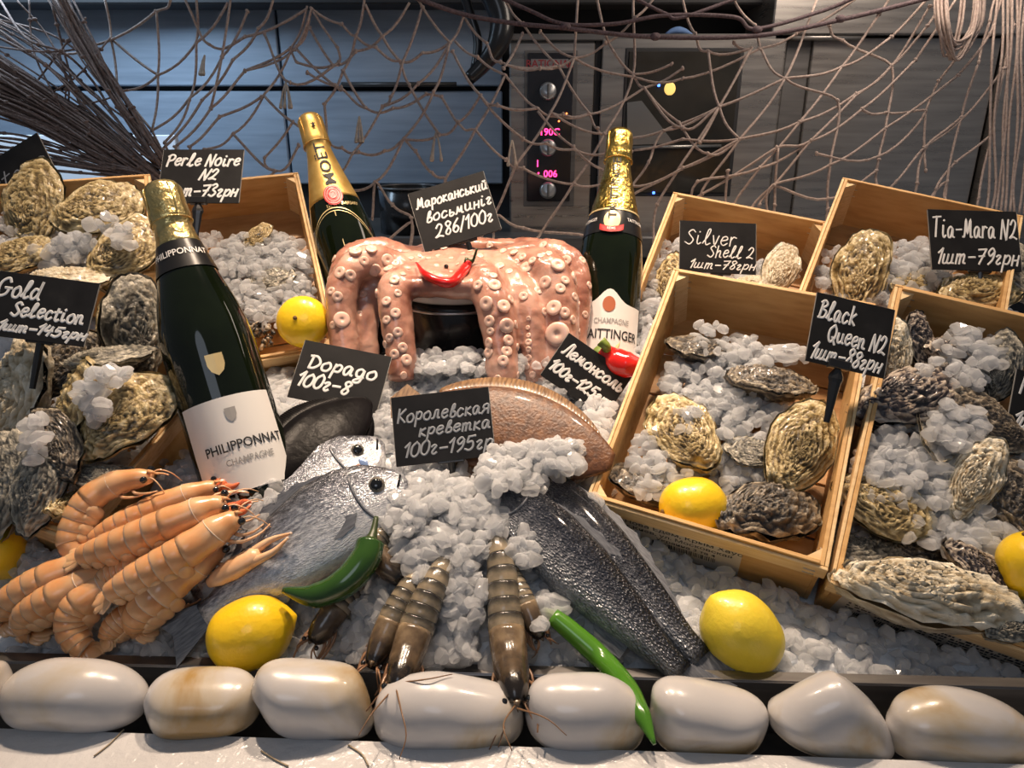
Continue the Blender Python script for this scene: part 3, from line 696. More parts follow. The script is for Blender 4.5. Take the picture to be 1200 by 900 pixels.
# ================================================================ octopus on its pot
M['pot'] = mat('black_pot', [(.3,(.010,.009,.009)),(.7,(.020,.018,.017))], 20, 3, .25, coat=.3)
M['plate'] = mat('white_plate', (.72,.69,.66), rough=.2, coat=.4)
pc = P(533, 300, 1.09); pz = H(pc.x, pc.y)
pot = thing('upturned_pot', 'black upturned pot under the octopus', 'pot', (pc.x, pc.y, pz-.01))
ptop = P(533, 366, 1.00).z
mb = MB(); lathe(mb, [(0,0),(.082,0),(.086,.004),(.088,ptop-pz+.004),(.086,ptop-pz+.008),(0,ptop-pz+.008)], 40); mb.build('pot_body', M['pot'], pot)
mb = MB(); tube(mb, [(.0885*math.cos(a), .0885*math.sin(a), ptop-pz) for a in np.linspace(0, 2*PI, 41)], .0022, 6); mb.build('rim', M['metal'], pot)
mb = MB(); lathe(mb, [(0,0),(.086,0),(.092,.004),(.094,.014),(.091,.018),(0,.018)], 40)
pl = mb.build('white_plate', M['plate']); pl.location = (pc.x, pc.y, ptop+.0025); tag(pl, 'white plate between the pot and the octopus', 'plate')
M['octopus'] = mat('octopus_skin', [(.30,(.22,.080,.055)),(.43,(.40,.19,.135)),(.57,(.54,.295,.22)),(.75,(.62,.39,.31))], 14, 8, .26, bump=.4, bscale=150, bdist=.002, sss=.2, sssr=(.012,.005,.003), coat=.6, warp=.8)
M['sucker'] = mat('sucker_skin', [(.3,(.66,.40,.31)),(.7,(.82,.60,.50))], 60, 3, .28, sss=.2, sssr=(.006,.003,.002), coat=.5)
ctr = P(533, 312, 1.09)
ARMS = [
 ([(470,312,1.08),(432,306,1.06),(408,322,1.045),(399,352,1.035),(402,392,1.03),(406,432,1.02)], .025, .020),
 ([(490,325,1.04),(466,335,1.00),(462,352,.985),(466,384,.975),(470,412,.970),(470,446,.965)], .025, .019),
 ([(470,320,1.09),(440,338,1.08),(430,365,1.07),(430,402,1.06),(432,440,1.06)], .021, .017),
 ([(560,322,1.03),(572,338,.995),(580,362,.98),(586,390,.975),(588,415,.970),(590,450,.965)], .027, .021),
 ([(590,322,1.04),(610,340,1.01),(620,365,.995),(624,395,.99),(626,450,.985)], .021, .015),
 ([(610,312,1.06),(640,316,1.03),(653,340,1.015),(657,372,1.005),(656,402,1.00),(650,446,.995)], .029, .024),
 ([(610,302,1.12),(650,300,1.10),(670,316,1.085),(676,345,1.07),(672,378,1.06),(668,420,1.05)], .026, .021),
 ([(480,304,1.13),(440,296,1.12),(412,302,1.11),(400,330,1.10),(404,380,1.09)], .024, .018),
 ([(500,300,1.14),(540,294,1.17),(590,294,1.17),(640,293,1.14),(662,300,1.12)], .022, .018)]
octo = thing('octopus', 'pink octopus draped over a pot, suckers outward, red chili as a smile', 'octopus', (ctr.x, ctr.y, pz))
mb = MB()
for pts, r0, r1 in ARMS:
    path = spline([ctr]+[P(*p) for p in pts], 26); tube(mb, path, list(np.linspace(r0*.8, r0, 9))+list(np.linspace(r0, r1, 17)), 12)
ball(mb, ctr+Vector((0,-.005,-.004)), 1.0, 20, (.125,.088,.018))
ball(mb, P(528,308,1.11), 1.0, 14, (.055,.045,.030))
tube(mb, spline([P(462,338,1.00), P(500,336,.992), P(530,337,.988), P(572,338,.995)], 14), .016, 10)
tmp = mb.build('tmp', M['octopus']); md = tmp.modifiers.new('r', 'REMESH'); md.mode = 'VOXEL'; md.voxel_size = .0042
md = tmp.modifiers.new('s', 'SMOOTH'); md.factor = .6; md.iterations = 9
dg = bpy.context.evaluated_depsgraph_get(); dg.update(); me = bpy.data.meshes.new_from_object(tmp.evaluated_get(dg)); bpy.data.objects.remove(tmp)
me.name = 'octopus_body'; co = np.empty(len(me.vertices)*3); me.vertices.foreach_get('co', co); co = co.reshape(-1, 3)
nm = np.empty(len(me.vertices)*3); me.vertices.foreach_get('normal', nm); nm = nm.reshape(-1, 3)
for i in range(len(co)):
    c = Vector(co[i]); co[i] += nm[i]*(.0022*noise.noise(c*38)+.0012*noise.noise(c*95)+.0016*abs(noise.noise(Vector((c.x*60, c.y*60, c.z*14)))))
from mathutils.bvhtree import BVHTree
OB = BVHTree.FromPolygons([Vector(c) for c in co], [tuple(p.vertices) for p in me.polygons])
me.vertices.foreach_set('co', (co-np.array(octo.location)).ravel()); me.polygons.foreach_set('use_smooth', [True]*len(me.polygons)); me.materials.clear(); me.materials.append(M['octopus']); me.update()
body = link('body', me, octo)
mb = MB(); lathe(mb, [(0,.10),(.17,.10),(.24,.17),(.40,.21),(.78,.22),(.94,.15),(1.0,.0),(.92,-.2),(.6,-.4)], 18); SUCK = mb.mesh('sucker', M['sucker'])
def octo_hit(px, py):
    r = ray(px, py); h = OB.ray_cast(CAM, r.normalized()); return (h[0], h[1]) if h[0] is not None else (None, None)
def sucker(p, n, r):
    o = link('sucker', SUCK, octo); o.matrix_local = Matrix.Translation(Vector(p)-octo.location) @ frame_zx(n, (.3,.1,.9) if abs(n.x) < .9 else (0,1,0), (0,0,0)) @ Matrix.Scale(r, 4)
SK = [(100,210,22),(143,222,20),(90,310,18),(108,405,28),(245,200,22),(297,158,22),(300,192,18),(330,170,16),(325,240,17),(340,295,13),(292,328,16),(330,377,17),(340,457,16),(293,405,14),(305,480,14),(360,520,16),(325,548,16),(375,570,18),
 (670,262,17),(740,262,22),(705,337,23),(778,348,22),(790,430,24),(718,410,18),(722,452,13),(715,500,17),(797,490,18),(715,540,17),(790,535,18),(775,575,18),(950,250,22),(985,355,26),(1002,178,25),(1035,160,20),(1070,235,24),(1012,275,18),(1000,465,40),(1030,375,18),(1072,310,15),(1065,405,15),
 (880,400,8),(877,438,8),(880,470,9),(880,498,12),(880,528,10),(880,562,11),(872,597,11),(870,190,24),(895,160,15),(855,145,15),(940,95,17),(820,125,15),(775,120,13),(760,182,17),(720,100,13),(800,205,13),(735,222,13),(485,112,17),(530,105,15),(165,120,23),(230,112,20),(200,162,17),
 (420,165,9),(440,195,8),(465,150,10),(475,210,8),(500,180,9),(505,140,9),(560,150,9),(585,175,8),(560,205,7),(610,130,10),(640,120,11),(650,160,9),(680,140,11),(690,180,9),(700,200,8),(540,225,7),(430,140,9),(395,150,10),(380,190,11),(360,215,11),(830,165,11),(930,140,12),(965,130,12)]
for zx, zy, zr in SK:
    p, n = octo_hit(370+zx/3.53, 260+zy/3.53)
    if p is not None: sucker(p, n, zr/3.53/FPX*1.03*1.25)
# two rows running down every arm
random.seed(3)
for ai, (pts, r0, r1) in enumerate(ARMS[:8]):
    path = spline([P(*p) for p in pts], 30)
    for i in range(9, 29, 6):
        for s in (-.75, .75):
            c = path[i]; out = (c-Vector((ctr.x, ctr.y, c.z))); out.z = 0
            if out.length < .02: continue
            out.normalize(); d = Matrix.Rotation(s+random.uniform(-.1,.1), 3, 'Z') @ out
            p, n, _, dist = OB.find_nearest(c+d*(r0+r1)/2)
            if p is None or n.dot(d) < .3: continue
            px, py, dd = proj(p)
            if all(math.hypot(px-(370+q[0]/3.53), py-(260+q[1]/3.53)) > 9 for q in SK): sucker(p, n, .0075*(1-.35*i/30))
hp = []
for x, y in ((487,312),(502,327),(528,333),(548,318),(552,310)):
    p, n = octo_hit(x, y)
    if p is None: p = P(x, y, 1.0); n = -FWD
    hp.append(p+n*.005-FWD*.004)
chili('red chili pepper bent like a smile on the octopus', hp[::-1], [.0055,.0072,.0068,.0055,.0012], [hp[-1], P(554,306,hp[-1].dot(FWD)+.0-CAM.dot(FWD)), P(559,291,(hp[-1]-CAM).dot(FWD)-.005)], [.0042,.0022,.0016], M['chili_red'], M['stem_dark'])
p, n = octo_hit(523, 314)
mb = MB(); ball(mb, (0,0,0), .0034, 10); o = mb.build('peppercorn', M['eye_black']); o.location = p+n*.002; tag(o, 'single black peppercorn set as an eye on the octopus', 'peppercorn')
rp = [P(706,414,.985), P(722,424,.975), P(738,428,.965), P(756,428,.955)]
chili('fat red chili pepper with curled green stem behind the sole price card', rp, [.014,.019,.018,.006], [rp[0], P(712,408,.965), P(704,400,.965)], [.0060,.0052,.0075], M['chili_red'], M['stem_green'])

# ================================================================ langoustines and prawns
M['lango'] = mat('langoustine_shell', [(.15,(.50,.18,.055)),(.40,(.66,.32,.13)),(.7,(.75,.46,.25)),(.95,(.80,.63,.49))], 60, 6, .32, bump=.15, bscale=160, bdist=.001, sss=.2, sssr=(.008,.004,.002), coat=.5, attr=1, namt=.45)
M['lango_pale'] = mat('langoustine_underside', [(.3,(.74,.50,.40)),(.7,(.84,.64,.54))], 60, 4, .3, sss=.25, sssr=(.006,.003,.002), coat=.4)
M['lango_leg'] = mat('langoustine_leg', [(.3,(.72,.38,.18)),(.7,(.82,.55,.34))], 60, 4, .35, coat=.3)
M['lango_red'] = mat('langoustine_claw', [(.3,(.62,.10,.03)),(.7,(.76,.22,.08))], 40, 4, .3, coat=.5)
M['prawn'] = mat('prawn_shell', [(.05,(.018,.016,.015)),(.35,(.075,.066,.050)),(.6,(.20,.165,.115)),(.9,(.37,.30,.20))], 110, 7, .22, bump=.3, bscale=200, bdist=.001, sss=.15, sssr=(.006,.004,.002), coat=.5, attr=1, namt=.6)
M['prawn_head'] = mat('prawn_head', [(.2,(.014,.011,.009)),(.5,(.11,.075,.045)),(.9,(.34,.25,.15))], 60, 7, .22, bump=.35, bscale=200, bdist=.001, coat=.5, attr=1, namt=.9)
M['prawn_leg'] = mat('prawn_leg', [(.3,(.16,.08,.045)),(.7,(.34,.19,.10))], 60, 4, .35, coat=.3)
def crustacean(name, label, pts, up, w0, kind, claw=None, group=None, legs=1, split=.42, ant=1, fan=1, seed=0):
    random.seed(seed); N_ = 81; path = spline(pts, N_); fr = frames(path, up); L_ = sum((path[i+1]-path[i]).length for i in range(N_-1))
    root = thing(name, label, 'langoustine' if kind == 'l' else 'prawn', path[0], group)
    m_ab, m_hd, m_lg = (M['lango'], M['lango'], M['lango_leg']) if kind == 'l' else (M['prawn'], M['prawn_head'], M['prawn_leg'])
    def at(t):
        f = min(max(t, 0), 1)*(N_-1); i = min(int(f), N_-2); u = f-i
        return path[i].lerp(path[i+1], u), *[fr[i][k].lerp(fr[i+1][k], u).normalized() for k in range(3)]
    w0 *= .92 if kind == 'l' else 1.0
    wid = lambda t: w0/2*float(np.interp(t, [0,.05,.12,.25,split-.04,split+.04,.7,.86,1], [.16,.40,.66,.92,1,.98,.86,.60,.4]))
    K = 18
    def ring(t, s, tone, drop=0.0):
        c, T, U, B = at(t); r = wid(t)*s; out = []
        for j in range(K):
            a = 2*PI*j/K; ca, sa = math.cos(a), math.sin(a); y = sa*r*1.04
            if sa < 0: y = sa*r*(.80 + drop*abs(ca)**3*1.6)
            out.append(c + B*(ca*r*(1+.05*(sa < -.2))) + U*y)
        return out
    mb = MB(); ts = np.linspace(.055, split+.01, 16); loft(mb, [ring(t, 1+.03*math.sin((t-.05)*40) if kind == 'l' else 1, 0) for t in ts], a=[.55+.12*math.sin(t*30) if kind == 'l' else .02+.62*(t/split) for t in ts]); cap = mb.build('carapace', m_hd, root, world=True)
    c0, T0, U0, B0 = at(.06); tip = at(0)[0]+U0*w0*.10
    mb = MB(); tube(mb, [c0+U0*w0*.22, c0.lerp(tip, .5)+U0*w0*.16, tip], [w0*.10, w0*.05, w0*.008], 7, a=.5); mb.build('rostrum', m_hd, root, world=True)
    if kind == 'l':                                                       # groove round the carapace
        mb = MB(); c, T, U, B = at(split*.60); r = wid(split*.60); tube(mb, [c+B*(math.cos(a)*r*1.02)+U*(math.sin(a)*r*1.05)+T*(.004*math.sin(a)) for a in np.linspace(-.3, PI+.3, 16)], w0*.02, 5, a=.9); mb.build('neck_groove', m_hd, root, world=True)
    ab0, ab1 = split, .87
    for s in range(6):
        ta = ab0+(ab1-ab0)*s/6; tb = ab0+(ab1-ab0)*(s+1.12)/6; mb = MB()
        tl = [.22,.34,.46,.60,.98] if kind == 'l' else [.95,.85,.62,.14,.02]
        loft(mb, [ring(ta+(tb-ta)*q, k_, 0, .5) for q, k_ in ((0,.93),(.12,1.0),(.45,1.03),(.85,1.05),(1,1.0))], a=[x+random.uniform(-.05,.05) for x in tl])
        sg = mb.build('abdomen_segment', m_ab, root, world=True)
        if kind == 'l':
            for sd in (-1, 1):
                c, T, U, B = at((ta+tb)/2); r = wid((ta+tb)/2); mb = MB()
                mm = basis(T, B*sd, T.cross(B*sd), (0,0,0)); ball(mb, c+B*(sd*r*.98)-U*r*.50, r*.62, 7, (.72,.26,1.0), .66, mm.to_3x3()); pass
                mb.build('side_plate', M['lango'], root, world=True)
    c, T, U, B = at(.88)
    if fan:
        for k_, (an, ln) in enumerate(((0,1.0),(.42,.98),(-.42,.98),(.85,.85),(-.85,.85))):
            d = (T*math.cos(an)+B*math.sin(an)).normalized(); l_ = L_*.145*ln; sdv = d.cross(U); mb = MB(); rings = []
            for q in range(9):
                u = q/8; ww = w0*.21*math.sin(PI*(u*.80+.14))**.7; cc = c + d*(u*l_) - U*(w0*.06*u*u+abs(an)*w0*.05)
                rings.append([cc + sdv*(math.cos(2*PI*j/10)*ww) + U*(math.sin(2*PI*j/10)*w0*.045) for j in range(10)])
            loft(mb, rings, a=[.35+.05*q for q in range(9)]); mb.build('telson' if k_ == 0 else 'tail_lobe', m_ab, root, world=True)
    c, T, U, B = at(.10)
    for sd in (-1, 1):
        mb = MB(); e = c+B*(sd*wid(.10)*1.02)+U*wid(.10)*.45-T*w0*.16; ball(mb, e, w0*(.115 if kind == 'l' else .085), 10); mb.build('eye', M['eye_black'], root, world=True)
        if ant:
            for q in range(1 if kind == 'l' else 2):
                a0 = at(.07)[0]+B*sd*w0*.15; fwd = -T0; ln = L_*random.uniform(.12,.22) if kind == 'l' else L_*random.uniform(.14,.24)
                pp = [a0, a0+fwd*ln*.35+B*sd*ln*(.12+.10*q)+U*.004, a0+fwd*ln*.7+B*sd*ln*(.3+.16*q)-U*.004, a0+fwd*ln*.9+B*sd*ln*(.48+.25*q)-U*.018]
                mb = MB(); tube(mb, spline(pp, 14), list(np.linspace(.0011, .0004, 14)), 5); mb.build('antenna', m_lg, root, world=True)
        for q in range((2 if kind == 'l' else 3)*legs):
            t = .16+.065*q; c1, T1, U1, B1 = at(t); r = wid(t); a0 = c1-U1*r*.6+B1*sd*r*.75; ln = w0*random.uniform(.5,.8)
            kk = 1 if kind == 'l' else .45; pp = [a0, a0+B1*sd*ln*.45*kk-T1*ln*.35+U1*ln*.05*kk, a0+B1*sd*ln*.5*kk-T1*ln*1.0-U1*ln*.1, a0+B1*sd*ln*.3*kk-T1*ln*1.5-U1*ln*.2]
            mb = MB(); tube(mb, spline(pp, 9), list(np.linspace(.0019, .0007, 9)), 6); mb.build('leg', m_lg, root, world=True)
    if claw:
        for (pa, pb, m_c, wd) in claw:
            d = (pb-pa).normalized(); ln = (pb-pa).length; s_ = d.cross(U0).normalized(); mb = MB()
            tube(mb, [pa, pa+d*ln*.12, pa+d*ln*.3, pa+d*ln*.55, pa+d*ln*.62], [wd*.4, wd*.8, wd, wd*.85, wd*.5], 10, .75, U0, a=.5); cl = mb.build('claw', m_c, root, world=True)
            for q, g in ((1, .95), (-1, 1.0)):
                mb = MB(); tube(mb, spline([pa+d*ln*.5+s_*q*wd*.42, pa+d*ln*.75+s_*q*wd*.62, pa+d*ln*g+s_*q*wd*.12], 9), list(np.linspace(wd*.48, wd*.10, 9)), 8, a=.6); mb.build('finger', m_c, root, world=True)
                mb = MB(); ball(mb, pa+d*ln*(g-.01)+s_*q*wd*.12, wd*.14, 6); mb.build('claw_tip', M['lango_pale'], root, world=True)
    return root
def gl(l): return [G(x, y, z) for x, y, z in l]
UPC = (UPV*.75 - FWD*.65).normalized()
GR = 'langoustines piled at the left'
crustacean('langoustine', 'topmost langoustine against the crate, curled, its dark eye and pale cheek showing', gl([(187,559,.075),(160,562,.075),(128,572,.07),(104,590,.065),(91,612,.058),(84,636,.050),(96,654,.042),(112,655,.04)]), img(-.55,-.8,-.45), .034, 'l', group=GR, split=.40, legs=1, seed=1)
crustacean('langoustine', 'langoustine behind the pile whose red claws reach the bottle ice', gl([(262,567,.045),(232,577,.050),(190,592,.055),(150,610,.055),(118,627,.05),(96,640,.045)]), UPC, .029, 'l', claw=[(P(238,572,.755), P(287,562,.755), M['lango_red'], .010)], group=GR, seed=2)
crustacean('langoustine', 'upper of the two straight langoustines on top, with jagged tail plates', gl([(272,588,.085),(244,597,.085),(200,614,.085),(150,634,.08),(108,648,.072),(82,652,.065)]), UPC, .036, 'l', claw=[(P(258,604,.715), P(296,590,.715), M['lango_red'], .010)], group=GR, seed=3)
crustacean('langoustine', 'central long langoustine lying over the others with both eyes showing', gl([(286,603,.085),(262,617,.085),(222,644,.085),(180,667,.082),(142,688,.076),(112,706,.065)]), UPC, .036, 'l', group=GR, seed=4)
crustacean('langoustine', 'langoustine lowest on the right of the pile, tail rounded under itself', gl([(268,634,.060),(246,650,.060),(214,674,.060),(186,698,.060),(166,718,.050),(162,734,.035),(174,736,.03)]), UPC, .037, 'l', claw=[(P(244,684,.685), P(342,626,.690), M['lango_leg'], .0115)], group=GR, seed=5)
crustacean('langoustine', 'langoustine at the outer left of the pile, uppermost of the two there', gl([(140,650,.040),(112,658,.045),(74,672,.048),(38,688,.046),(12,706,.036),(6,724,.022),(16,728,.02)]), UPC, .035, 'l', group=GR, ant=0, seed=6)
crustacean('langoustine', 'langoustine at the outer left of the pile, lower one with a curled tail', gl([(152,664,.045),(118,676,.050),(82,692,.050),(52,708,.046),(32,722,.034),(34,740,.020),(48,738,.018)]), UPC, .034, 'l', group=GR, ant=0, seed=7)
crustacean('langoustine', 'langoustine bent downwards at the bottom of the pile, tail fan near the tray edge', gl([(168,668,.040),(140,682,.045),(108,698,.050),(88,716,.045),(84,738,.036),(96,758,.026),(112,766,.02)]), UPC, .034, 'l', group=GR, ant=0, seed=8)
crustacean('langoustine', 'pale langoustine mostly hidden in the middle of the pile, only its tail fan out', gl([(214,648,.050),(192,656,.052),(164,664,.055),(140,672,.055),(122,680,.055),(112,694,.052)]), UPC, .030, 'l', group=GR, ant=0, legs=0, seed=9)
crustacean('langoustine', 'langoustine underneath the pile, dull brown tail peeping out below', gl([(210,690,.025),(186,702,.028),(160,716,.028),(140,730,.026),(128,744,.022),(124,756,.018)]), UPC, .030, 'l', group=GR, ant=0, seed=10)
GP = 'tiger prawns in the ice'
UPP = (UPV*.6 - FWD*.8).normalized()
crustacean('tiger_prawn', 'big striped prawn right of centre, its black head on the wide pebble', [P(607,836,.592), P(603,806,.606), G(598,775,.040), G(594,740,.034), G(591,705,.030), G(588,670,.028), G(583,640,.024), G(578,612,.010)], UPP, .034, 'p', group=GP, fan=0, seed=11)
crustacean('tiger_prawn', 'small prawn between the big striped prawn and the sea bass', gl([(636,752,.030),(628,736,.034),(618,712,.034),(610,694,.03),(602,674,.02),(598,658,.008)]), UPP, .021, 'p', group=GP, fan=0, seed=12)
crustacean('tiger_prawn', 'big prawn left of centre with its head hanging over the wide pebble', [P(462,814,.604), P(468,796,.612), G(477,768,.042), G(487,738,.040), G(497,712,.038), G(508,688,.034), G(519,664,.026), G(530,640,.010)], UPP, .032, 'p', group=GP, fan=0, seed=13)
crustacean('tiger_prawn', 'prawn lying close along the left side of the big left prawn', gl([(434,786,.034),(441,770,.034),(452,744,.034),(465,716,.032),(478,694,.028),(492,672,.018),(504,654,.004)]), UPP, .027, 'p', group=GP, fan=0, seed=14)
crustacean('tiger_prawn', 'small prawn under the dark green chili beside the lemon', gl([(364,756,.028),(374,742,.030),(392,716,.030),(408,694,.028),(424,676,.022),(436,662,.01)]), UPP, .026, 'p', group=GP, fan=0, seed=15)
crustacean('tiger_prawn', 'prawn tail curving out of the ice beside the stem of the dark green chili', gl([(480,690,.004),(468,676,.020),(450,660,.030),(440,645,.034),(446,632,.032),(462,624,.024),(474,622,.012)]), UPP, .026, 'p', group=GP, legs=0, ant=0, fan=0, seed=16)

# ================================================================ oysters
def shell_mat(name, c, rough=.42, coat=.35): return mat(name, c, 8, 9, rough, bump=.8, bscale=20, bdist=.004, attr=1, namt=.9, objrand=1, coat=coat, warp=.8)
M['oy_gold'] = shell_mat('golden_oyster_shell', [(.22,(.050,.034,.012)),(.42,(.21,.145,.055)),(.60,(.44,.33,.145)),(.85,(.66,.55,.33))])
M['oy_grey'] = shell_mat('grey_oyster_shell', [(.15,(.018,.018,.017)),(.4,(.10,.095,.080)),(.62,(.27,.25,.20)),(.88,(.52,.47,.37))])
M['oy_dark'] = shell_mat('dark_oyster_shell', [(.2,(.010,.009,.009)),(.48,(.040,.034,.028)),(.68,(.16,.125,.085)),(.92,(.42,.36,.26))])
M['oy_stripe'] = shell_mat('striped_oyster_shell', [(.25,(.012,.010,.014)),(.5,(.045,.036,.040)),(.62,(.30,.24,.19)),(.9,(.60,.53,.43))])
M['oy_pale'] = shell_mat('pale_oyster_shell', [(.15,(.16,.11,.06)),(.38,(.42,.33,.20)),(.58,(.62,.54,.39)),(.85,(.80,.75,.62))])
M['oy_inner'] = mat('oyster_inside', [(.3,(.42,.33,.20)),(.7,(.70,.62,.48))], 24, 6, .25, coat=.5)
def oyster_meshes(seed):
    """teardrop shell, hinge at -y, flat lid up: two valves of stacked, frilled growth layers"""
    rr = random.Random(seed); asp = rr.uniform(.62,.80); bend = rr.uniform(-.16,.16); out = []; Q, A = 30, 48
    for upper in (1, 0):
        v = []; a_ = []; K_ = rr.uniform(5.0, 7.0); ph = rr.uniform(0, 9)
        for i in range(Q+1):
            rho = i/Q
            for j in range(A):
                th = 2*PI*j/A; s, c = math.sin(th), math.cos(th)
                wx = asp*(.50-.16*max(-s, 0)**1.2); wy = .52+(.06 if s < 0 else 0)
                fr_ = noise.noise((c*2.2+seed*3.7, s*2.2, rho*1.5)); f2 = noise.noise((c*6+seed, s*6, rho*3+5))
                e = 1+.10*fr_+(.055*f2+.030*noise.noise((c*14, s*14, seed)))*rho**2
                x = rho*wx*c*e; y = rho*wy*s*e - (1-rho)*.16; x += bend*(y*y)
                lay = rho*K_+2.4*fr_+.9*f2+ph; saw = lay-math.floor(lay)
                dome = (1-rho**2.2)
                if upper: z = .15*dome + .048*(saw-.5)*min(rho*3, 1) + .022*f2*min(rho*2, 1)
                else: z = -.24*dome**.8 - .045*(saw-.5)*min(rho*3, 1) + .035*f2*min(rho*2, 1) - .010
                z += .05*noise.noise((c*3+seed, s*3, 7))*rho**2          # wavy lip shared by both valves
                k = 1.0 if upper else 1.05
                v.append(Vector((x*k, y*k, z))); a_.append(min(max(.22+.52*saw+.22*rho**5+.10*f2, 0), 1))
        f = []
        for i in range(Q):
            for j in range(A):
                k = (j+1) % A; q = (i*A+j, (i+1)*A+j, (i+1)*A+k, i*A+k); f.append(q if upper else q[::-1])
        out.append((v, f, a_))
    return out
OYV = {}
def oyster_data(var, m):
    key = (var, m)
    if key not in OYV:
        ms = []
        for (v, f, a_), nm in zip(oyster_meshes(var), ('upper_valve', 'lower_valve')):
            mb = MB(); mb.add(v, f, a_); ms.append(mb.mesh(nm, M[m]))
        mb = MB(); v, f, a_ = oyster_meshes(var)[1]; mb.add([q*.93+Vector((0,0,.012)) for q in v], [g[::-1] for g in f], a_); ms.append(mb.mesh('shell_inside', M['oy_inner']))
        OYV[key] = ms
    return OYV[key]
def oyster(label, p, length, roll, m, var, face=None, group=None, wscale=1.0, thick=1.0, opened=False):
    """roll: direction in the picture from hinge to lip, degrees, 90 = lip up"""
    n = Vector(face).normalized() if face is not None else (-FWD*.8+UPV*.45)
    a = math.radians(roll); y = RGT*math.cos(a)+UPV*math.sin(a); y = (y-n*y.dot(n)).normalized(); x = y.cross(n)
    mw = basis(x, y, n, p) @ Matrix.Diagonal((length*wscale, length, length*thick, 1))
    root = thing('oyster', label, 'oyster', mw=mw, group=group); ms = oyster_data(var, m)
    if opened: link('shell_inside', ms[2], root)
    else: link('upper_valve', ms[0], root)
    link('lower_valve', ms[1], root); return root
def V3(dx, dy, dd): return RGT*dx+UPV*dy-FWD*dd                      # right, up, towards the eye
def heap(px, py, d): return P(px, py, d)
def sz(px, d): return px/FPX*d*1.12
OG = 'big oysters heaped at the left'
for lb, px, py, d, ln, roll, m, var, face, ws, th in [
 ('tall golden oyster standing upright at the far left top, hinge down', 38, 238, 1.00, 96, 95, 'oy_gold', 1, V3(-.1,.2,1), 1.10, .9),
 ('golden oyster with ice on it, beside the tall upright golden oyster', 116, 242, .98, 84, 30, 'oy_gold', 2, V3(.1,.45,1), 1.05, .9),
 ('round golden oyster with white rim just left of the bottle neck', 148, 290, .93, 86, 60, 'oy_gold', 3, V3(.15,.5,1), 1.15, .9),
 ('golden oyster at the left edge above the gold price card', 18, 300, .93, 72, 20, 'oy_gold', 4, V3(-.1,.6,1), 1.0, .9),
 ('brown oyster lying flat just above the gold price card', 84, 326, .90, 84, 5, 'oy_pale', 5, V3(0,1,.45), .9, .8),
 ('oyster wedged under the white rimmed round oyster', 140, 332, .92, 60, -20, 'oy_gold', 6, V3(.3,.8,.5), .9, .9),
 ('long dark brown oyster standing on edge beside the bottle', 157, 384, .87, 112, 92, 'oy_grey', 2, V3(.8,.1,.7), .75, 1.0),
 ('small brown oyster squeezed beside the right edge of the gold price card', 134, 366, .88, 56, 70, 'oy_gold', 1, V3(.4,.2,1), .9, .9),
 ('tall grey ribbed oyster at the left edge under the gold price card', 20, 458, .80, 128, 80, 'oy_pale', 7, V3(-.3,.2,1), .78, 1.0),
 ('dark oyster in the shade under the gold price card', 78, 425, .83, 78, 60, 'oy_dark', 3, V3(.2,.3,1), .95, .9),
 ('thin oyster seen edge-on above the big round yellow one', 132, 417, .81, 84, 20, 'oy_grey', 5, V3(-.1,1,.35), .9, .7),
 ('yellowish oyster on edge left of the big round yellow one', 88, 478, .775, 104, 100, 'oy_gold', 6, V3(-.75,.2,.75), .8, 1.0),
 ('big round yellow oyster with a knobbly hinge, at the crate corner', 150, 482, .770, 102, 55, 'oy_gold', 8, V3(.1,.5,1), 1.12, 1.0),
 ('bluish grey oyster in the middle of the left heap', 62, 516, .745, 94, 130, 'oy_dark', 7, V3(-.1,.5,1), .85, .9),
 ('dark oyster with pale hinge at the bottom of the left heap', 46, 566, .725, 98, 85, 'oy_grey', 9, V3(.1,.3,1), .82, 1.0),
 ('dark oyster cut by the left edge at the bottom of the heap', 6, 562, .735, 110, 95, 'oy_grey', 10, V3(-.2,.3,1), .7, 1.0),
 ('flat oyster tucked under the big yellow one near the crate corner', 124, 560, .745, 66, 10, 'oy_grey', 4, V3(.2,.9,.6), .9, .8),
 ('narrow greenish oyster standing against the front board behind the curled langoustine', 104, 588, .755, 84, 50, 'oy_gold', 5, V3(.6,.8,.2), .6, .8)]:
    oyster(lb, heap(px, py, d), sz(ln, d), roll, m, var, face, OG, ws, th)
def inb(k, lst, grp):
    for lb, px, py, z, ln, roll, m, var, face, ws, th, op in lst:
        p = crate_pt(k, px, py, z); d = (p-CAM).dot(FWD); oyster(lb, p, sz(ln, d), roll, m, var, face, grp, ws, th, op)
inb('P', [
 ('oyster half buried in the ice of the crate with the rim lemon', 318, 326, .060, 48, 20, 'oy_grey', 1, V3(0,.7,1), 1, .9, False),
 ('oyster tip poking from the top of the ice behind the rim lemon', 302, 275, .066, 34, 60, 'oy_gold', 3, V3(0,.6,1), 1, .9, False)], 'oysters in the left ice crate')
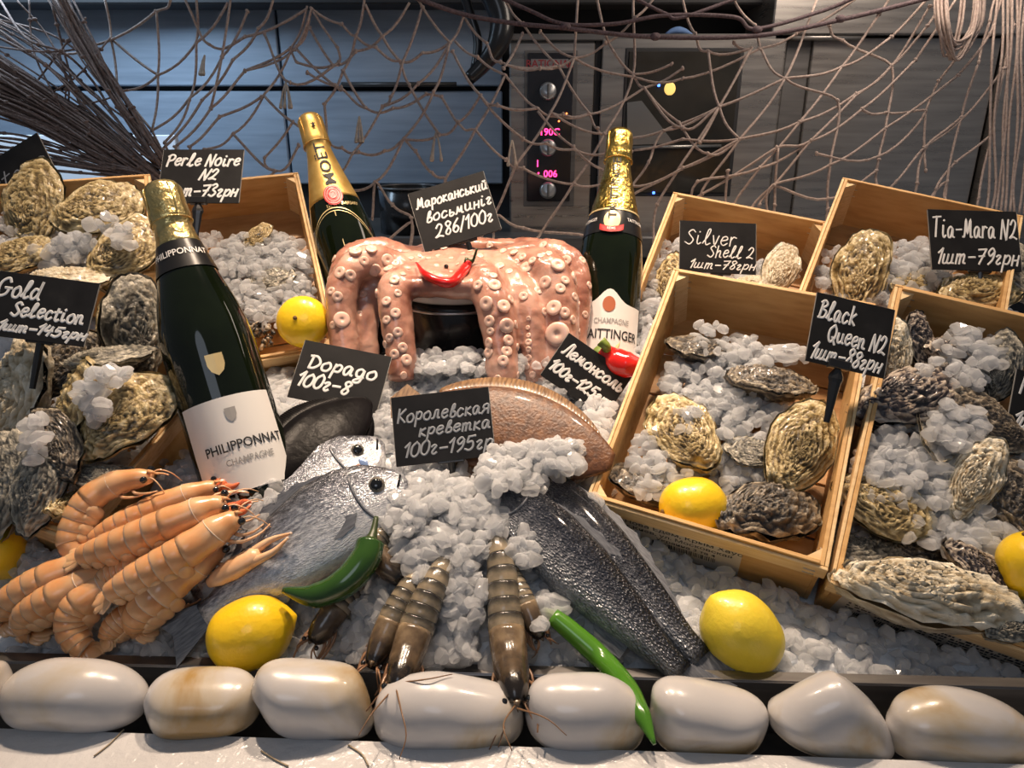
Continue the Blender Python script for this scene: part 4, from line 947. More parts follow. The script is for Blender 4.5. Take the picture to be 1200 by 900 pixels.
inb('C', [
 ('dark oyster at the back left of the sticker crate', 816, 406, .060, 62, 170, 'oy_dark', 2, V3(.1,1,.5), .95, 1.0, False),
 ('round yellow topped oyster with ice on it in the sticker crate', 800, 503, .066, 92, 110, 'oy_gold', 11, V3(-.1,.65,.8), 1.1, 1.2, False),
 ('dark oyster in the front left corner of the sticker crate', 762, 566, .052, 84, 150, 'oy_dark', 4, V3(.2,.9,.6), .95, 1.0, False),
 ('flat dark oyster behind the black card stand in the sticker crate', 906, 446, .060, 84, -15, 'oy_dark', 5, V3(.1,1,.5), .9, 1.0, False),
 ('pale teardrop oyster with pointed tip beside the black card stand', 940, 520, .068, 112, 56, 'oy_gold', 12, V3(.05,.45,1), .88, .8, False),
 ('large black and white oyster next to the lemon, sticker crate', 902, 596, .062, 108, 20, 'oy_dark', 8, V3(.05,.8,.7), 1.0, 1.25, False),
 ('small oyster peeping through the ice in the middle of the sticker crate', 884, 528, .056, 58, 160, 'oy_grey', 9, V3(0,.8,.8), 1, .9, False)], 'oysters in the sticker crate')
inb('R', [
 ('knobbly pale oyster standing against the left board of the rightmost crate', 1047, 418, .062, 82, 85, 'oy_pale', 4, V3(-.4,.1,1), .65, 1.0, False),
 ('small black striped oyster beside the knobbly pale one', 1080, 400, .060, 62, 100, 'oy_stripe', 6, V3(.4,.1,1), .75, 1.0, False),
 ('wide black oyster with pale wavy stripes in the rightmost crate', 1072, 462, .066, 128, 20, 'oy_stripe', 3, V3(-.1,.75,.8), .85, 1.1, False),
 ('oyster under the topmost ice of the rightmost crate', 1128, 408, .056, 76, 15, 'oy_stripe', 2, V3(.1,.9,.5), .9, .9, False),
 ('brown oyster on edge left of the cut-off price card', 1174, 428, .064, 74, 80, 'oy_grey', 7, V3(-.7,.2,.8), .75, 1.0, False),
 ('open oyster shell filled with ice in the rightmost crate', 1110, 494, .078, 84, 70, 'oy_pale', 10, V3(-.05,.55,1), .95, .8, True),
 ('dark rounded oyster between the ice and the cut-off price card', 1152, 490, .066, 94, 130, 'oy_dark', 11, V3(.2,.6,1), .95, 1.0, False),
 ('golden oyster with frosty ice on its upper half, rightmost crate', 1036, 592, .066, 94, -30, 'oy_gold', 9, V3(-.05,.55,1), 1.05, .9, False),
 ('smooth brown oyster with open edge right of the ice, rightmost crate', 1143, 560, .074, 92, 60, 'oy_pale', 1, V3(-.45,.3,1), .8, 1.1, False),
 ('black oyster at the right edge below the cut-off price card', 1190, 585, .060, 90, 90, 'oy_dark', 2, V3(.1,.5,1), .95, 1.0, False),
 ('large layered pale oyster lying along the front board of the rightmost crate', 1094, 694, .090, 172, -22, 'oy_pale', 12, V3(-.05,.8,.75), .62, 1.1, False),
 ('purple striped scallop-like oyster beside the right edge lemon', 1160, 678, .072, 88, -60, 'oy_stripe', 8, V3(.2,.6,.9), .85, 1.0, False),
 ('greenish oyster in the lower right corner of the picture', 1192, 730, .084, 70, 30, 'oy_grey', 4, V3(0,.8,.8), .9, 1.0, False),
 ('grey oyster in the shade behind the large layered one', 1010, 640, .040, 80, 10, 'oy_grey', 5, V3(0,.9,.5), .9, .9, False),
 ('dark oyster deep in the gap below the frosty ice', 1080, 640, .030, 80, 160, 'oy_dark', 3, V3(0,.9,.5), .9, .9, False)], 'oysters in the rightmost crate')
inb('S', [
 ('pale knobbly oyster right of the glossy price card in the middle back crate', 914, 315, .060, 66, 60, 'oy_pale', 3, V3(.1,.4,1), .85, 1.0, False),
 ('oyster edge left of the glossy price card in the middle back crate', 786, 328, .058, 60, 80, 'oy_gold', 7, V3(-.4,.3,1), .8, 1.0, False),
 ('flat pale oyster under the glossy price card in the middle back crate', 888, 332, .055, 48, 10, 'oy_pale', 6, V3(0,.9,.6), .9, .9, False)], 'oysters in the middle back crate')
inb('T', [
 ('tall golden oyster in the left corner of the back right crate', 1008, 318, .070, 96, 75, 'oy_gold', 2, V3(-.3,.3,1), .75, 1.0, False),
 ('oyster under the ice of the back right crate', 1075, 330, .055, 56, 30, 'oy_gold', 4, V3(0,.8,.7), .9, 1.0, False),
 ('greenish oyster below the right price card of the back right crate', 1150, 340, .062, 92, 15, 'oy_gold', 11, V3(.1,.7,.8), .8, 1.0, False),
 ('dark greenish oyster right beside the back right price card', 1200, 318, .060, 84, 110, 'oy_grey', 1, V3(.1,.4,1), .9, 1.0, False)], 'oysters in the back right crate')
# small shells spilling by the rim lemon
M['chip'] = mat('shell_chip', [(.35,(.030,.030,.030)),(.5,(.22,.17,.10)),(.7,(.55,.47,.36))], 40, 5, .35, coat=.4, objrand=1)
random.seed(21); mb = MB()
for i in range(130):
    a, r = random.uniform(0, 2*PI), random.random()**.5; p = crate_pt('P', 296+26*r*math.cos(a), 394+17*r*math.sin(a), .055+random.uniform(0,.006))
    mm = Matrix.Rotation(random.uniform(0, 6), 3, 'X') @ Matrix.Rotation(random.uniform(0, 6), 3, 'Y'); ball(mb, p, random.uniform(.003,.0055), 5, (1,.7,.45), random.random(), mm)
tag(mb.build('mussel_spat', mat('spat', [(.2,(.012,.012,.013)),(.5,(.12,.09,.055)),(.8,(.55,.46,.34))], 40, 4, .3, attr=1, namt=.3, coat=.4)), 'tiny dark and pale shells strewn beside the rim lemon', 'shells', None, 'stuff')

# long feelers trailing over the pebbles, and bits of straw on the ledge
M['feeler'] = mat('feeler', (.20,.11,.055), rough=.4)
for nm in ('tiger_prawn', 'tiger_prawn.002'):
    pr = bpy.data.objects[nm]
    for pts in ([[(606,830,.585),(640,842,.560),(664,862,.552)], [(604,826,.59),(590,850,.56),(600,880,.545)]] if nm == 'tiger_prawn' else [[(464,806,.595),(470,832,.565),(476,862,.548),(468,890,.538)], [(460,808,.598),(436,836,.565),(420,862,.552)], [(468,800,.60),(500,796,.590),(530,790,.600)]]):
        mb = MB(); tube(mb, spline([P(*p) for p in pts], 16), list(np.linspace(.0008,.0004,16)), 5); mb.build('antenna', M['feeler'], pr, True, True)
M['straw'] = mat('dry_straw', (.34,.27,.18), rough=.6)
for lb, pts in (('straw lying on the ledge below the long oval pebble', [(145,855),(128,872),(110,886)]), ('straw on the ledge right of the long oval pebble, nearly cut off below', [(306,880),(322,890),(338,898)]), ('curved straw on the ledge below the blocky pebble', [(408,873),(424,884),(432,898)])):
    q = [PZ(x, y, .0012) for x, y in pts]; mb = MB(); tube(mb, spline([v-q[0] for v in q], 10), .0007, 5); o = mb.build('straw', M['straw']); o.location = q[0]; tag(o, lb, 'straw')

# ================================================================ slate price cards written by hand
M['slate'] = mat('slate_card', [(.3,(.010,.010,.011)),(.6,(.017,.017,.018)),(.8,(.030,.030,.030))], 30, 5, .5, spec=.2, bump=.1, bscale=200, bdist=.0005)
M['slate_edge'] = mat('worn_card_edge', (.30,.29,.27), rough=.6)
M['chalk'] = mat('white_chalk_pen', (.78,.78,.77), rough=.6)
M['chalk_grey'] = mat('worn_chalk_pen', (.30,.32,.35), rough=.6)
GLY = {'G':"7 8,5 10,1 8,0 4,2 0,6 1,7 4,4 4.5,9 4.5", 'o':"3 6,.5 4,1 .5,4 0,5.5 3,4 6,2.5 5.5", 'l':"0 1,3 6,4 10,2.5 10,1.5 4,2.5 0,5 1", 'd':"5 5,2 6,0 3,1.5 0,4.5 2.5,5.5 10|5.5 10,5 2,6.5 0",
 'S':"6 8.5,4 10,1.5 8,3.5 5.5,5.5 3,3.5 0,0 1.5", 'e':".5 3,4.5 4,4 6,1.5 5.5,.5 2,2.5 0,5 1.5", 'c':"4.5 5,2.5 6,.5 3.5,1 .5,3 0,5 1.5", 't':"2 9,1.7 2,3 0,4.5 1|0 6.2,4.5 6.8", 'i':"1 6,1 1.5,2 0,3.5 1|1.5 8.5,1.8 8.7",
 'n':".5 6,.5 0|.5 3.5,2.5 6,4 5,4 1,6 .5", 'P':"1 0,1 9|0 8.5,3 10,6 8.5,5 5.5,1 4.5", 'r':".5 6,.5 0|.5 3.5,2 6,4 5.5", 'N':"0 0,1 9,1.5 9,4.5 .5,5 .5,6.5 10", 'B':"1 0,1.5 10|0 9,3 10.3,5.5 8,2 5.5,6 4,5 .5,0 0",
 'a':"4.5 5,2.5 6,.5 4,1 .5,3 .5,4.7 5.5,4.7 1,6 .3", 'k':"1 10,1 0|4.5 6,1.3 3,5 0", 'Q':"4 10,.5 7,.5 3,3 0,6.5 3,6.5 7,4 10|4 3,7.5 -1", 'u':".5 6,.5 2,2 0,4.5 2,4.5 6|4.5 6,4.7 1,6 .3", 'T':"0 9.5,7 10|3.5 10,3 0",
 'M':"0 .5,1.5 1,2.5 10,4 2,6.5 10,7 1,8.5 .5", 'h':"1 10,.8 0|.8 3.5,3 6,4.3 5,4.3 1,6 .5", 'v':"0 6,2 0,4 6", '0':"3 10,.5 7,.5 2,3 0,5 2.5,5 7.5,3 10", '1':"0 7,2.5 10|2.5 10,2 0", '2':".5 7.5,2.5 10,5 8,3 3,0 .3,3 1,6 0",
 '3':".5 9,3 10,4.5 8,2 5.5,5 3,3 0,0 1", '4':"1.5 10,.5 4.5,5.5 5|4.5 9,4 0", '5':"5.5 9.8,1.5 9.5|1.5 9.5,1 5.5,4 6,5 2.5,3 0,0 1", '6':"4.5 10,1.5 6,.8 2,3 0,5 2.5,3 5,1 3", '7':"0 9.3,5.5 9.8|5.5 9.8,2.5 0|1.3 5,5 5.3",
 '8':"4.5 8.5,2.5 10,.8 8,4.5 3,3 0,.8 2,4.5 7.5,4.5 8.5", '9':"5 8,3 10,.8 7.5,2.5 5,5 7.5,4.5 3,2 0", '-':".5 4,5 4.2", '/':"0 -1,3 10.5", '.':".5 .3,1 .3,.8 .7",
 'ш':".5 6,.5 1,2 .3,3.3 1.5,3.5 6|3.5 6,3.5 1,5 .3,6.5 1.5,6.7 6|6.7 6,6.7 1,8 .5", 'т':".5 6,.5 0|.5 4,2 6,3 5,3 0|3 4,4.5 6,5.7 5,5.7 .8,7 .3", 'г':".5 5,2 6,3.3 5,1.2 1.5,2.5 0,4 1", 'р':"1 6,.5 -4|1 4,3 6,5 4.5,4 1,1 1",
 'н':".7 6,.5 0|4.5 6,4.3 0|.6 3,4.4 3.2", 'к':".7 6,.5 0|4 6,.8 3,4.5 0", 'ь':".8 6,.7 .5,3 0,4.3 2,2.5 3.3,.8 2.5", 'й':".5 6,.5 2,2 0,4.5 2,4.5 6|4.5 6,4.7 1,6 .3|1.5 8,2.8 7.3,4 8.2",
 'в':".8 1,2 8,3.5 9.5,3.3 6.5,1 4,4 4,4.5 1,2 0,.8 1", 'К':"1 10,.8 0|6 9.5,1.2 5|1.2 5,6 0", 'л':"0 .3,1.5 1,2.5 6,4.5 6|4.5 6,4.5 .8,5.8 .3", 'я':"5 0,4.8 6,2 6,1 4.3,2.5 3,4.8 3|2.5 3,0 0", 'Л':"0 .5,1.5 1,3.5 10,5.5 10|5.5 10,6 0",
 'Д':"1.5 .5,1.5 10|0 9.5,4 9.5,7 5,4.5 1,1.5 .5", 'д':"4.5 5,2.5 6,.5 4,1.5 .7,4 1,4.7 5.5,4.5 -2.5,2 -4,.8 -2.5,5.5 .5", 'F':"1 0,1 9.5|1 9.5,6 10|1 5,4.5 5.3", 'y':".5 6,1 2.5,4 2.5,5 6|5 6,3.5 -3,1 -3.5", 's':"4 5.5,2 6,1 4.5,3.5 2.5,2.5 0,.3 .8"}
for a_, b_ in (('а','a'),('о','o'),('с','c'),('и','u'),('і','i'),('е','e'),('М','M'),('м','т')): GLY[a_] = GLY[b_]
GLY['м'] = "0 .3,1 1,1.8 6|1.8 6,3.3 1.5,5 6|5 6,5.2 .8,6.5 .3"
_gl = {}
def glyph(ch):
    if ch not in _gl:
        st = [[Vector((*map(float, q.split()), 0)) for q in s.split(',')] for s in GLY[ch].split('|')]
        _gl[ch] = ([spline(s, max(3, 4*(len(s)-1)+1)) if len(s) > 2 else s for s in st], max(p.x for s in st for p in s))
    return _gl[ch]
def stroke(mb, pts, w_, h_, put):
    """a raised, round-ended pen stroke"""
    n = len(pts); q = []
    for i, p in enumerate(pts):
        t = pts[min(i+1, n-1)]-pts[max(i-1, 0)]
        if t.length < 1e-9: t = Vector((1, 0, 0))
        t.normalize(); s = Vector((-t.y, t.x, 0))*w_/2; e = t*(w_*.35) if i == n-1 else (-t*(w_*.35) if i == 0 else Vector())
        q.append((p+e+s, p+e-s))
    v = []; f = []
    for a_, b_ in q: v += [put(a_, 0), put(a_.lerp(b_, .25), h_), put(a_.lerp(b_, .75), h_), put(b_, 0)]
    for i in range(n-1):
        o = 4*i; f += [(o, o+1, o+5, o+4), (o+1, o+2, o+6, o+5), (o+2, o+3, o+7, o+6)]
    f += [(0, 3, 2, 1), (4*n-4, 4*n-3, 4*n-2, 4*n-1)]
    mb.add(v, [g[::-1] for g in f])
random.seed(11)
def price_card(label, TL, TR, BL, dT, dB, lines, pen='chalk', stand=None, pw=.0026, wpen=None):
    a, b, c = P(*TL, dT), P(*TR, dT if len(TR) < 3 else TR[2]), P(*BL, dB)
    u = (b-a); W_ = u.length; u.normalize(); v = a-c; v = v-u*v.dot(u); Hh = v.length; v.normalize(); n = u.cross(v)
    if n.dot(CAM-a) < 0: n = -n
    org = a - v*Hh                                                       # lower left corner
    root = thing('price_card', label, 'sign', mw=basis(u, v, n, org)); t = .0018
    mb = MB(); box(mb, (W_/2, Hh/2, -t/2), (W_, Hh, t), bev=.0004); mb.build('board', M['slate'], root, False)
    for x in (0, W_):
        mb = MB(); box(mb, (x+(.0002 if x else -.0002), Hh/2, -t/2), (.0005, Hh*.98, t*.8)); mb.build('worn_edge', M['slate_edge'], root, False)
    for (txt, u0, u1, base, hgt, slant) in lines:
        adv = []; x = 0
        for ch in txt:
            if ch == ' ': adv.append(x); x += 4; continue
            adv.append(x); x += glyph(ch)[1]+1.5
        sx = (u1-u0)*W_/max(x-1.5, 1); sy = hgt*Hh/10; mb = MB(); wob = random.uniform(-1, 1)
        for ch, x0 in zip(txt, adv):
            if ch == ' ': continue
            jy = random.uniform(-.35,.35); js = random.uniform(.94,1.06)
            for s in glyph(ch)[0]:
                pts = [Vector((u0*W_+(x0+p.x+p.y*slant*.25)*sx, (1-base)*Hh+(p.y*js+jy)*sy, 0)) for p in s]
                stroke(mb, pts, pw, .0003, lambda q, h: Vector((q.x, q.y, h+.00005)))
        mb.build('handwriting', M[pen], root, False)
    if stand:                                                            # black clip and tapered foot
        cx = stand[0]*W_; ln = stand[1]; mb = MB(); box(mb, (cx, .004, -.001), (.024, .010, .008), bev=.001); mb.build('clip', M['black_plastic'], root, False)
        mb = MB(); tube(mb, [(cx, -.001, -.001), (cx, -.008, -.002), (cx, -.012, -.002), (cx, -.016, -.002), (cx, -ln*.7, -.004), (cx, -ln, -.006)], [.004,.008,.0085,.007,.0045,.0035], 8, .55, (0,0,1)); mb.build('foot', M['black_plastic'], root, False)
    else:
        cx = W_*.55; mb = MB(); box(mb, (cx, .001, -.004), (.030, .006, .006), bev=.001); mb.build('clip', M['black_plastic'], root, False)
        mb = MB(); tube(mb, [(cx, 0, -.005), (cx, -.02, -.008), (cx, -.05, -.012)], [.004,.004,.003], 8); mb.build('foot', M['black_plastic'], root, False)
    return root
price_card('slate price card reading Gold Selection, at the left edge', (0,317), (117,332), (7,395), .79, .775, [('Gold', .03, .45, .38, .27, .6), ('Selection', .22, .93, .66, .22, .6), ('1шт-145грн', .13, .98, .90, .15, 1.2)], pw=.0031)
price_card('slate price card reading Perle Noire on a black stand, over the ice crate', (192,175), (286,175), (194,238), 1.02, 1.0, [('Perle Noire', .05, .95, .31, .22, 1.0), ('N2', .48, .68, .57, .20, 1.5), ('1шт-73грн', .10, .95, .88, .22, 1.2)], stand=(.50,.060), pw=.0030)
price_card('slate price card for the bream, ice on its lower corner', (358,398), (459,418), (362,470), .93, .90, [('Дорадо', .10, .88, .46, .24, .6), ('100г-8', .05, .62, .78, .23, .8)], pw=.0032)
price_card('slate price card standing on top of the octopus', (478,227), (566,200), (493,298), 1.10, 1.08, [('Мароканський', .05, .98, .30, .17, 1.0), ('восьминіг', .12, .97, .55, .17, 1.0), ('286/100г', .18, .92, .83, .20, 1.0)], pw=.0027)
price_card('slate price card for the king prawns, in front of the sole', (458,466), (572,453), (467,547), .815, .80, [('Королевская', .04, .97, .38, .19, .9), ('креветка', .25, .97, .60, .18, .9), ('100г-195гр', .08, .97, .88, .20, 1.0)], pen='chalk_grey', pw=.0024)
price_card('tilted slate price card for the sole, beside the red chili', (667,390), (741,441), (640,444), .965, .955, [('Лемонсоль', .06, .97, .40, .24, .6), ('100г-125грн', .03, .98, .80, .22, .9)], pw=.0034)
price_card('glossy slate price card reading Silver Shell in the middle back crate', (797,258), (886,262), (797,318), 1.06, 1.05, [('Silver', .06, .72, .46, .28, .8), ('Shell 2', .36, .95, .70, .22, 1.2), ('1шт-78грн', .12, .97, .92, .17, 1.4)], pw=.0018)
price_card('slate price card reading Black Queen on a black stand, right in front', (958,342), (1049,363), (920,417), .795, .785, [('Black', .06, .52, .36, .26, .7), ('Queen N2', .22, .95, .66, .24, .7), ('1шт-88грн', .04, .92, .94, .23, 1.4)], stand=(.42,.060), pw=.0026)
price_card('slate price card reading Tia-Mara in the back right crate', (1087,245), (1191,248), (1076,315), .99, .975, [('Tia-Мara N2', .03, .97, .46, .32, .8), ('1шт-79грн', .05, .95, .90, .26, 1.4)], pw=.0026)
price_card('dark price card at the upper left picture edge, its right corner raised', (-45,210), (43,155), (-47,285), 1.08, 1.06, [('ustaya', .10, .95, .62, .34, .9)], pen='chalk_grey', pw=.0022)
price_card('price card cut off by the right picture edge', (1192,432), (1290,460), (1171,500), .80, .79, [('F', .06, .18, .38, .30, .7), ('1ш', .05, .28, .92, .26, 1.2)], pw=.0030)

# ================================================================ kitchen behind: steel cabinets, oven, fridge
def steel(name, c0, c1, rough=.35): return mat(name, [(.3,c0),(.7,c1)], 5, 5, rough, metal=.45, stretch=(1,1,14), rvar=.06)
M['steel_blue'] = steel('blue_grey_steel', (.28,.34,.42), (.36,.43,.52), .45)
M['steel'] = mat('brushed_steel', [(.3,(.30,.275,.255)),(.7,(.42,.39,.36))], 5, 5, .3, metal=.8, stretch=(1,1,14), rvar=.06)
M['steel_dark'] = steel('dark_steel', (.12,.115,.11), (.18,.17,.165), .35)
M['panel_black'] = mat('oven_panel', (.018,.018,.022), rough=.18, coat=.4)
M['knob'] = mat('knob_metal', (.42,.42,.42), rough=.3, metal=.8)
M['oven_glass'] = mat('oven_glass', [(.3,(.016,.015,.013)),(.7,(.040,.036,.030))], 8, 4, .08, spec=.4)
M['led_red'] = mat('red_led', (.9,.05,.15), emit=(1,.03,.16), estr=5)
M['led_orange'] = mat('orange_led', (.9,.2,.05), emit=(1,.2,.05), estr=4)
M['led_blue'] = mat('blue_led', (.1,.2,.9), emit=(.05,.15,1), estr=5)
M['red_print'] = mat('red_print', (.30,.03,.035), rough=.5)
M['white_panel'] = mat('white_panel', (.75,.76,.80), rough=.5)
M['dark_void'] = mat('dark_recess', (.02,.02,.022), rough=.7)
YB = 2.05                                                             # wall plane; fronts stand proud of it
def rect(px0, py0, px1, py1, Y):
    a, b = PY(px0, py0, Y), PY(px1, py1, Y); xa, xb = PY(px0, (py0+py1)/2, Y).x, PY(px1, (py0+py1)/2, Y).x
    return xa, xb, b.z, a.z
def slab(name, r, y0, y1, m, parent=None, bev=.002, world=True):
    mb = MB(); box(mb, ((r[0]+r[1])/2, (y0+y1)/2, (r[2]+r[3])/2), (r[1]-r[0], y1-y0, r[3]-r[2]), bev=bev); return mb.build(name, m, parent, False, world)
st = lambda o, l: tag(o, l, None, None, 'structure')
st(slab('wall_back', (-3.2, 3.2, -1.0, 2.6), YB+.02, YB+.08, M['dark_void'], bev=0), 'dark wall behind the kitchen units')
# left blue-grey cabinets: doors with gaps
zt = PY(300, 8, YB).z; zm = PY(300, 104, YB).z; zl = PY(300, 215, YB).z
xs = [PY(q, 100, YB).x for q in (-420, -60, 333, 590)]
for i in range(3):
    for z0, z1, lb in ((zm+.006, zt, 'upper'), (zl, zm-.006, 'lower')):
        cb = thing('steel_cabinet', ['bright blue-grey %s cabinet door panel at the far left behind the net', 'blue-grey %s cabinet door panel behind the left net bundle', 'grey %s cabinet door panel left of the oven'][i] % lb, 'cabinet', (xs[i], YB, z0), 'kitchen cabinets')
        mb = MB(); box(mb, ((xs[i]+xs[i+1])/2, YB, (z0+z1)/2), (xs[i+1]-xs[i]-.006, .03, z1-z0), bev=.003); mb.build('door', M['steel_blue'], cb, False, True)
        if i == 2:
            mb = MB(); tube(mb, [PY(400, 99, YB-.03), PY(535, 99, YB-.03)], .006, 8); mb.build('handle', M['steel_dark'], cb, True, True)
cz = PY(300, 262, 1.95).z
st(slab('trim_4', (-3.0, 3.0, cz-.05, cz), 1.72, 2.1, M['steel_dark'], bev=.004), 'dark worktop along the kitchen wall')
st(slab('trim_5', (-3.0, 3.0, PY(300, 12, 1.98).z, PY(300, 12, 1.98).z+.5), 1.88, 1.98, M['dark_void'], bev=.004), 'dark extractor hood edge along the top of the picture')
wp = slab('wall_left', (PY(-300, 180, 1.9).x, PY(215, 200, 1.9).x, cz, PY(60, 158, 1.9).z), 1.88, 1.9, M['white_panel']); st(wp, 'bright white panel low behind the left crates')
# oven
YO = 1.80
oven = thing('combi_oven', 'steel combi oven with black control column and glazed door behind the net', 'oven', (PY(740, 160, YO).x, YO, cz))
slab('housing', rect(597, 44, 908, 300, YO+.012), YO+.012, YO+.24, M['steel'], oven)
slab('control_frame', rect(598, 50, 693, 300, YO), YO-.004, YO+.012, M['steel'], oven)
slab('top_edge', rect(597, 40, 908, 48, YO), YO-.010, YO+.012, M['steel_dark'], oven)
cp_ = slab('control_panel', rect(618, 62, 670, 236, YO-.01), YO-.010, YO-.004, M['panel_black'], oven)
slab('panel_rim', rect(614, 59, 675, 242, YO-.006), YO-.0065, YO-.004, M['steel_dark'], oven)
def flat_text(s, px, py, Y, size, m, parent, name='lettering'):
    v, f = text_mb(s, size); c = PY(px, py, Y); mb = MB(); mb.add([(c.x+p.x, Y, c.z+p.y) for p in v], f); return mb.build(name, m, parent, False, True)
slab('name_plate', rect(622, 69, 666, 80, YO-.012), YO-.0125, YO-.0105, M['steel'], oven)
flat_text('RATIONAL', 644, 75, YO-.0130, .022, M['red_print'], oven)
for px, py, s in ((644,155,'190C'), (630,192,'1'), (645,204,'006')): flat_text(s, px, py, YO-.0115, .022, M['led_red'], oven, 'display_digit')
for px, py, m in ((655,142,'led_orange'), (631,203,'led_red'), (664,133,'led_orange')):
    mb = MB(); ball(mb, PY(px, py, YO-.011), .0022, 6); mb.build('indicator', M[m], oven, True, True)
for px, py in ((642,107),(642,173),(642,223)):
    c = PY(px, py, YO-.011); mm = Matrix.Translation(c) @ Matrix.Rotation(PI/2, 4, 'X')
    mb = MB(); lathe(mb, [(0,0),(.020,0),(.019,.012),(.016,.015),(0,.015)], 24, M=mm); kn = mb.build('knob', M['knob'], oven, True, True)
    mb = MB(); box(mb, c+Vector((0,-.0165,0)), (.005,.005,.030), bev=.001); mb.build('pointer', M['steel_dark'], oven, False, True)
slab('gap_strip', rect(693, 45, 701, 300, YO), YO+.002, YO+.013, M['dark_void'], oven)
dr = slab('oven_door', rect(701, 46, 905, 300, YO), YO-.012, YO+.012, M['steel'], oven)
gl_ = slab('window_frame', rect(729, 56, 864, 230, YO-.013), YO-.015, YO-.011, M['dark_void'], oven)
slab('window_glass', rect(733, 60, 860, 226, YO-.016), YO-.0175, YO-.0145, M['oven_glass'], oven)
M['rack'] = mat('rack_steel', (.34,.33,.31), rough=.25, metal=.8)
mb = MB(); tube(mb, [PY(736, 173, YO-.020), PY(845, 171, YO-.020)], .004, 8); mb.build('inner_rail', M['rack'], oven, True, True)
mb = MB(); v = [PY(x, y, YO-.0180) for x, y in ((735,120),(752,118),(790,168),(735,170))]; mb.add(v+[q+Vector((0,.0004,0)) for q in v], [(0,1,2,3)[::-1], (4,5,6,7)]); mb.build('inner_tray', M['rack'], oven, False, True)
mb = MB(); ball(mb, PY(785, 104, YO-.018), .013, 10, (1,.12,1.1)); mb.build('oven_lamp', mat('oven_lamp', (.7,.5,.15), emit=(1,.65,.18), estr=.8), oven, True, True)
for px, py in ((772,100),(766,226)):
    mb = MB(); ball(mb, PY(px, py, YO-.019), .0035, 6); mb.build('indicator', M['led_blue'], oven, True, True)
# right: fridge doors, strip and dark gaps
def unit(label, name, px0, px1, Y, m, py0=44, py1=300, hand=None):
    r = thing(name, label, 'cabinet', (PY((px0+px1)/2, 160, Y).x, Y, cz)); slab('door', rect(px0, py0, px1, py1, Y), Y, Y+.03, m, r); slab('carcass', rect(px0+2, py0, px1-2, py1, Y+.03), Y+.031, Y+.25, M['steel_dark'], r)
    if hand:
        mb = MB(); a, b = PY(hand[0], hand[1], Y-.02), PY(hand[2], hand[3], Y-.02); tube(mb, [a+Vector((0,.02,0)), a, b, b+Vector((0,.02,0))], .006, 8); mb.build('handle', M['steel'], r, True, True)
    return r
unit('narrow dark steel column just right of the oven', 'steel_column', 908, 936, YO+.03, M['steel_dark'])
unit('wide brushed steel fridge door right of the oven', 'fridge', 938, 1148, YO+.02, M['steel'], hand=(930,44,1010,44))
unit('pale steel door at the right picture edge', 'steel_cabinet', 1160, 1330, YO, M['steel'], 30)
st(slab('trim_6', (PY(905, 20, YO).x, 3.0, PY(1000, 41, YO).z, PY(1000, -20, YO).z), YO-.01, YO+.2, M['steel'], bev=.003), 'steel fascia above the fridge doors')
# pots and a hanging black handle
def pot(label, px, py, Y, r, h):
    c = PY(px, py, Y); o = thing('saucepan', label, 'pot', (c.x, Y, cz))
    mb = MB(); lathe(mb, [(0,0),(r,0),(r,h),(r*.97,h),(r*.97,.006),(0,.006)], 32); mb.build('pan_body', M['pot'], o)
    mb = MB(); tube(mb, [(r*math.cos(a), r*math.sin(a), h) for a in np.linspace(0, 2*PI, 33)], .003, 6); mb.build('rim', M['steel_dark'], o)
    mb = MB(); tube(mb, [(r*.98,-.02,h*.8),(r+.03,-.03,h*.85),(r+.03,.03,h*.85),(r*.98,.02,h*.8)], .005, 6); mb.build('handle', M['pot'], o)
    return o
pot('black saucepan on the worktop behind the octopus card', 480, 262, 1.80, .070, PY(480, 219, 1.80).z-cz)
hd = [PY(572, -20, 1.75), PY(588, 22, 1.74), PY(583, 52, 1.73), PY(566, 76, 1.73), PY(549, 93, 1.72)]
h_ = thing('spray_gun', 'glossy black curved spray gun hanging from above left of the oven', 'spray gun', hd[0]); mb = MB(); tube(mb, spline(hd, 20), list(np.interp(np.linspace(0,1,20), [0,.4,.7,1], [.028,.026,.018,.014])), 12); mb.build('grip', M['black_plastic'], h_, True, True)
mb = MB(); tube(mb, spline([PY(540, -20, 1.76), PY(552, 20, 1.76), PY(560, 50, 1.75), PY(556, 82, 1.74)], 14), .010, 8); mb.build('lever', M['black_plastic'], h_, True, True)
mb = MB(); tube(mb, spline([PY(780,40,YO+.02), PY(790,36,YO+.02), PY(800,36,YO+.02), PY(812,41,YO+.02)], 10), [.002,.004,.006,.007,.008,.008,.007,.006,.004,.002], 8); o = mb.build('blue_cloth', mat('blue_cloth', (.10,.18,.36), rough=.8)); tag(o, 'crumpled blue cloth on top of the oven', 'cloth')

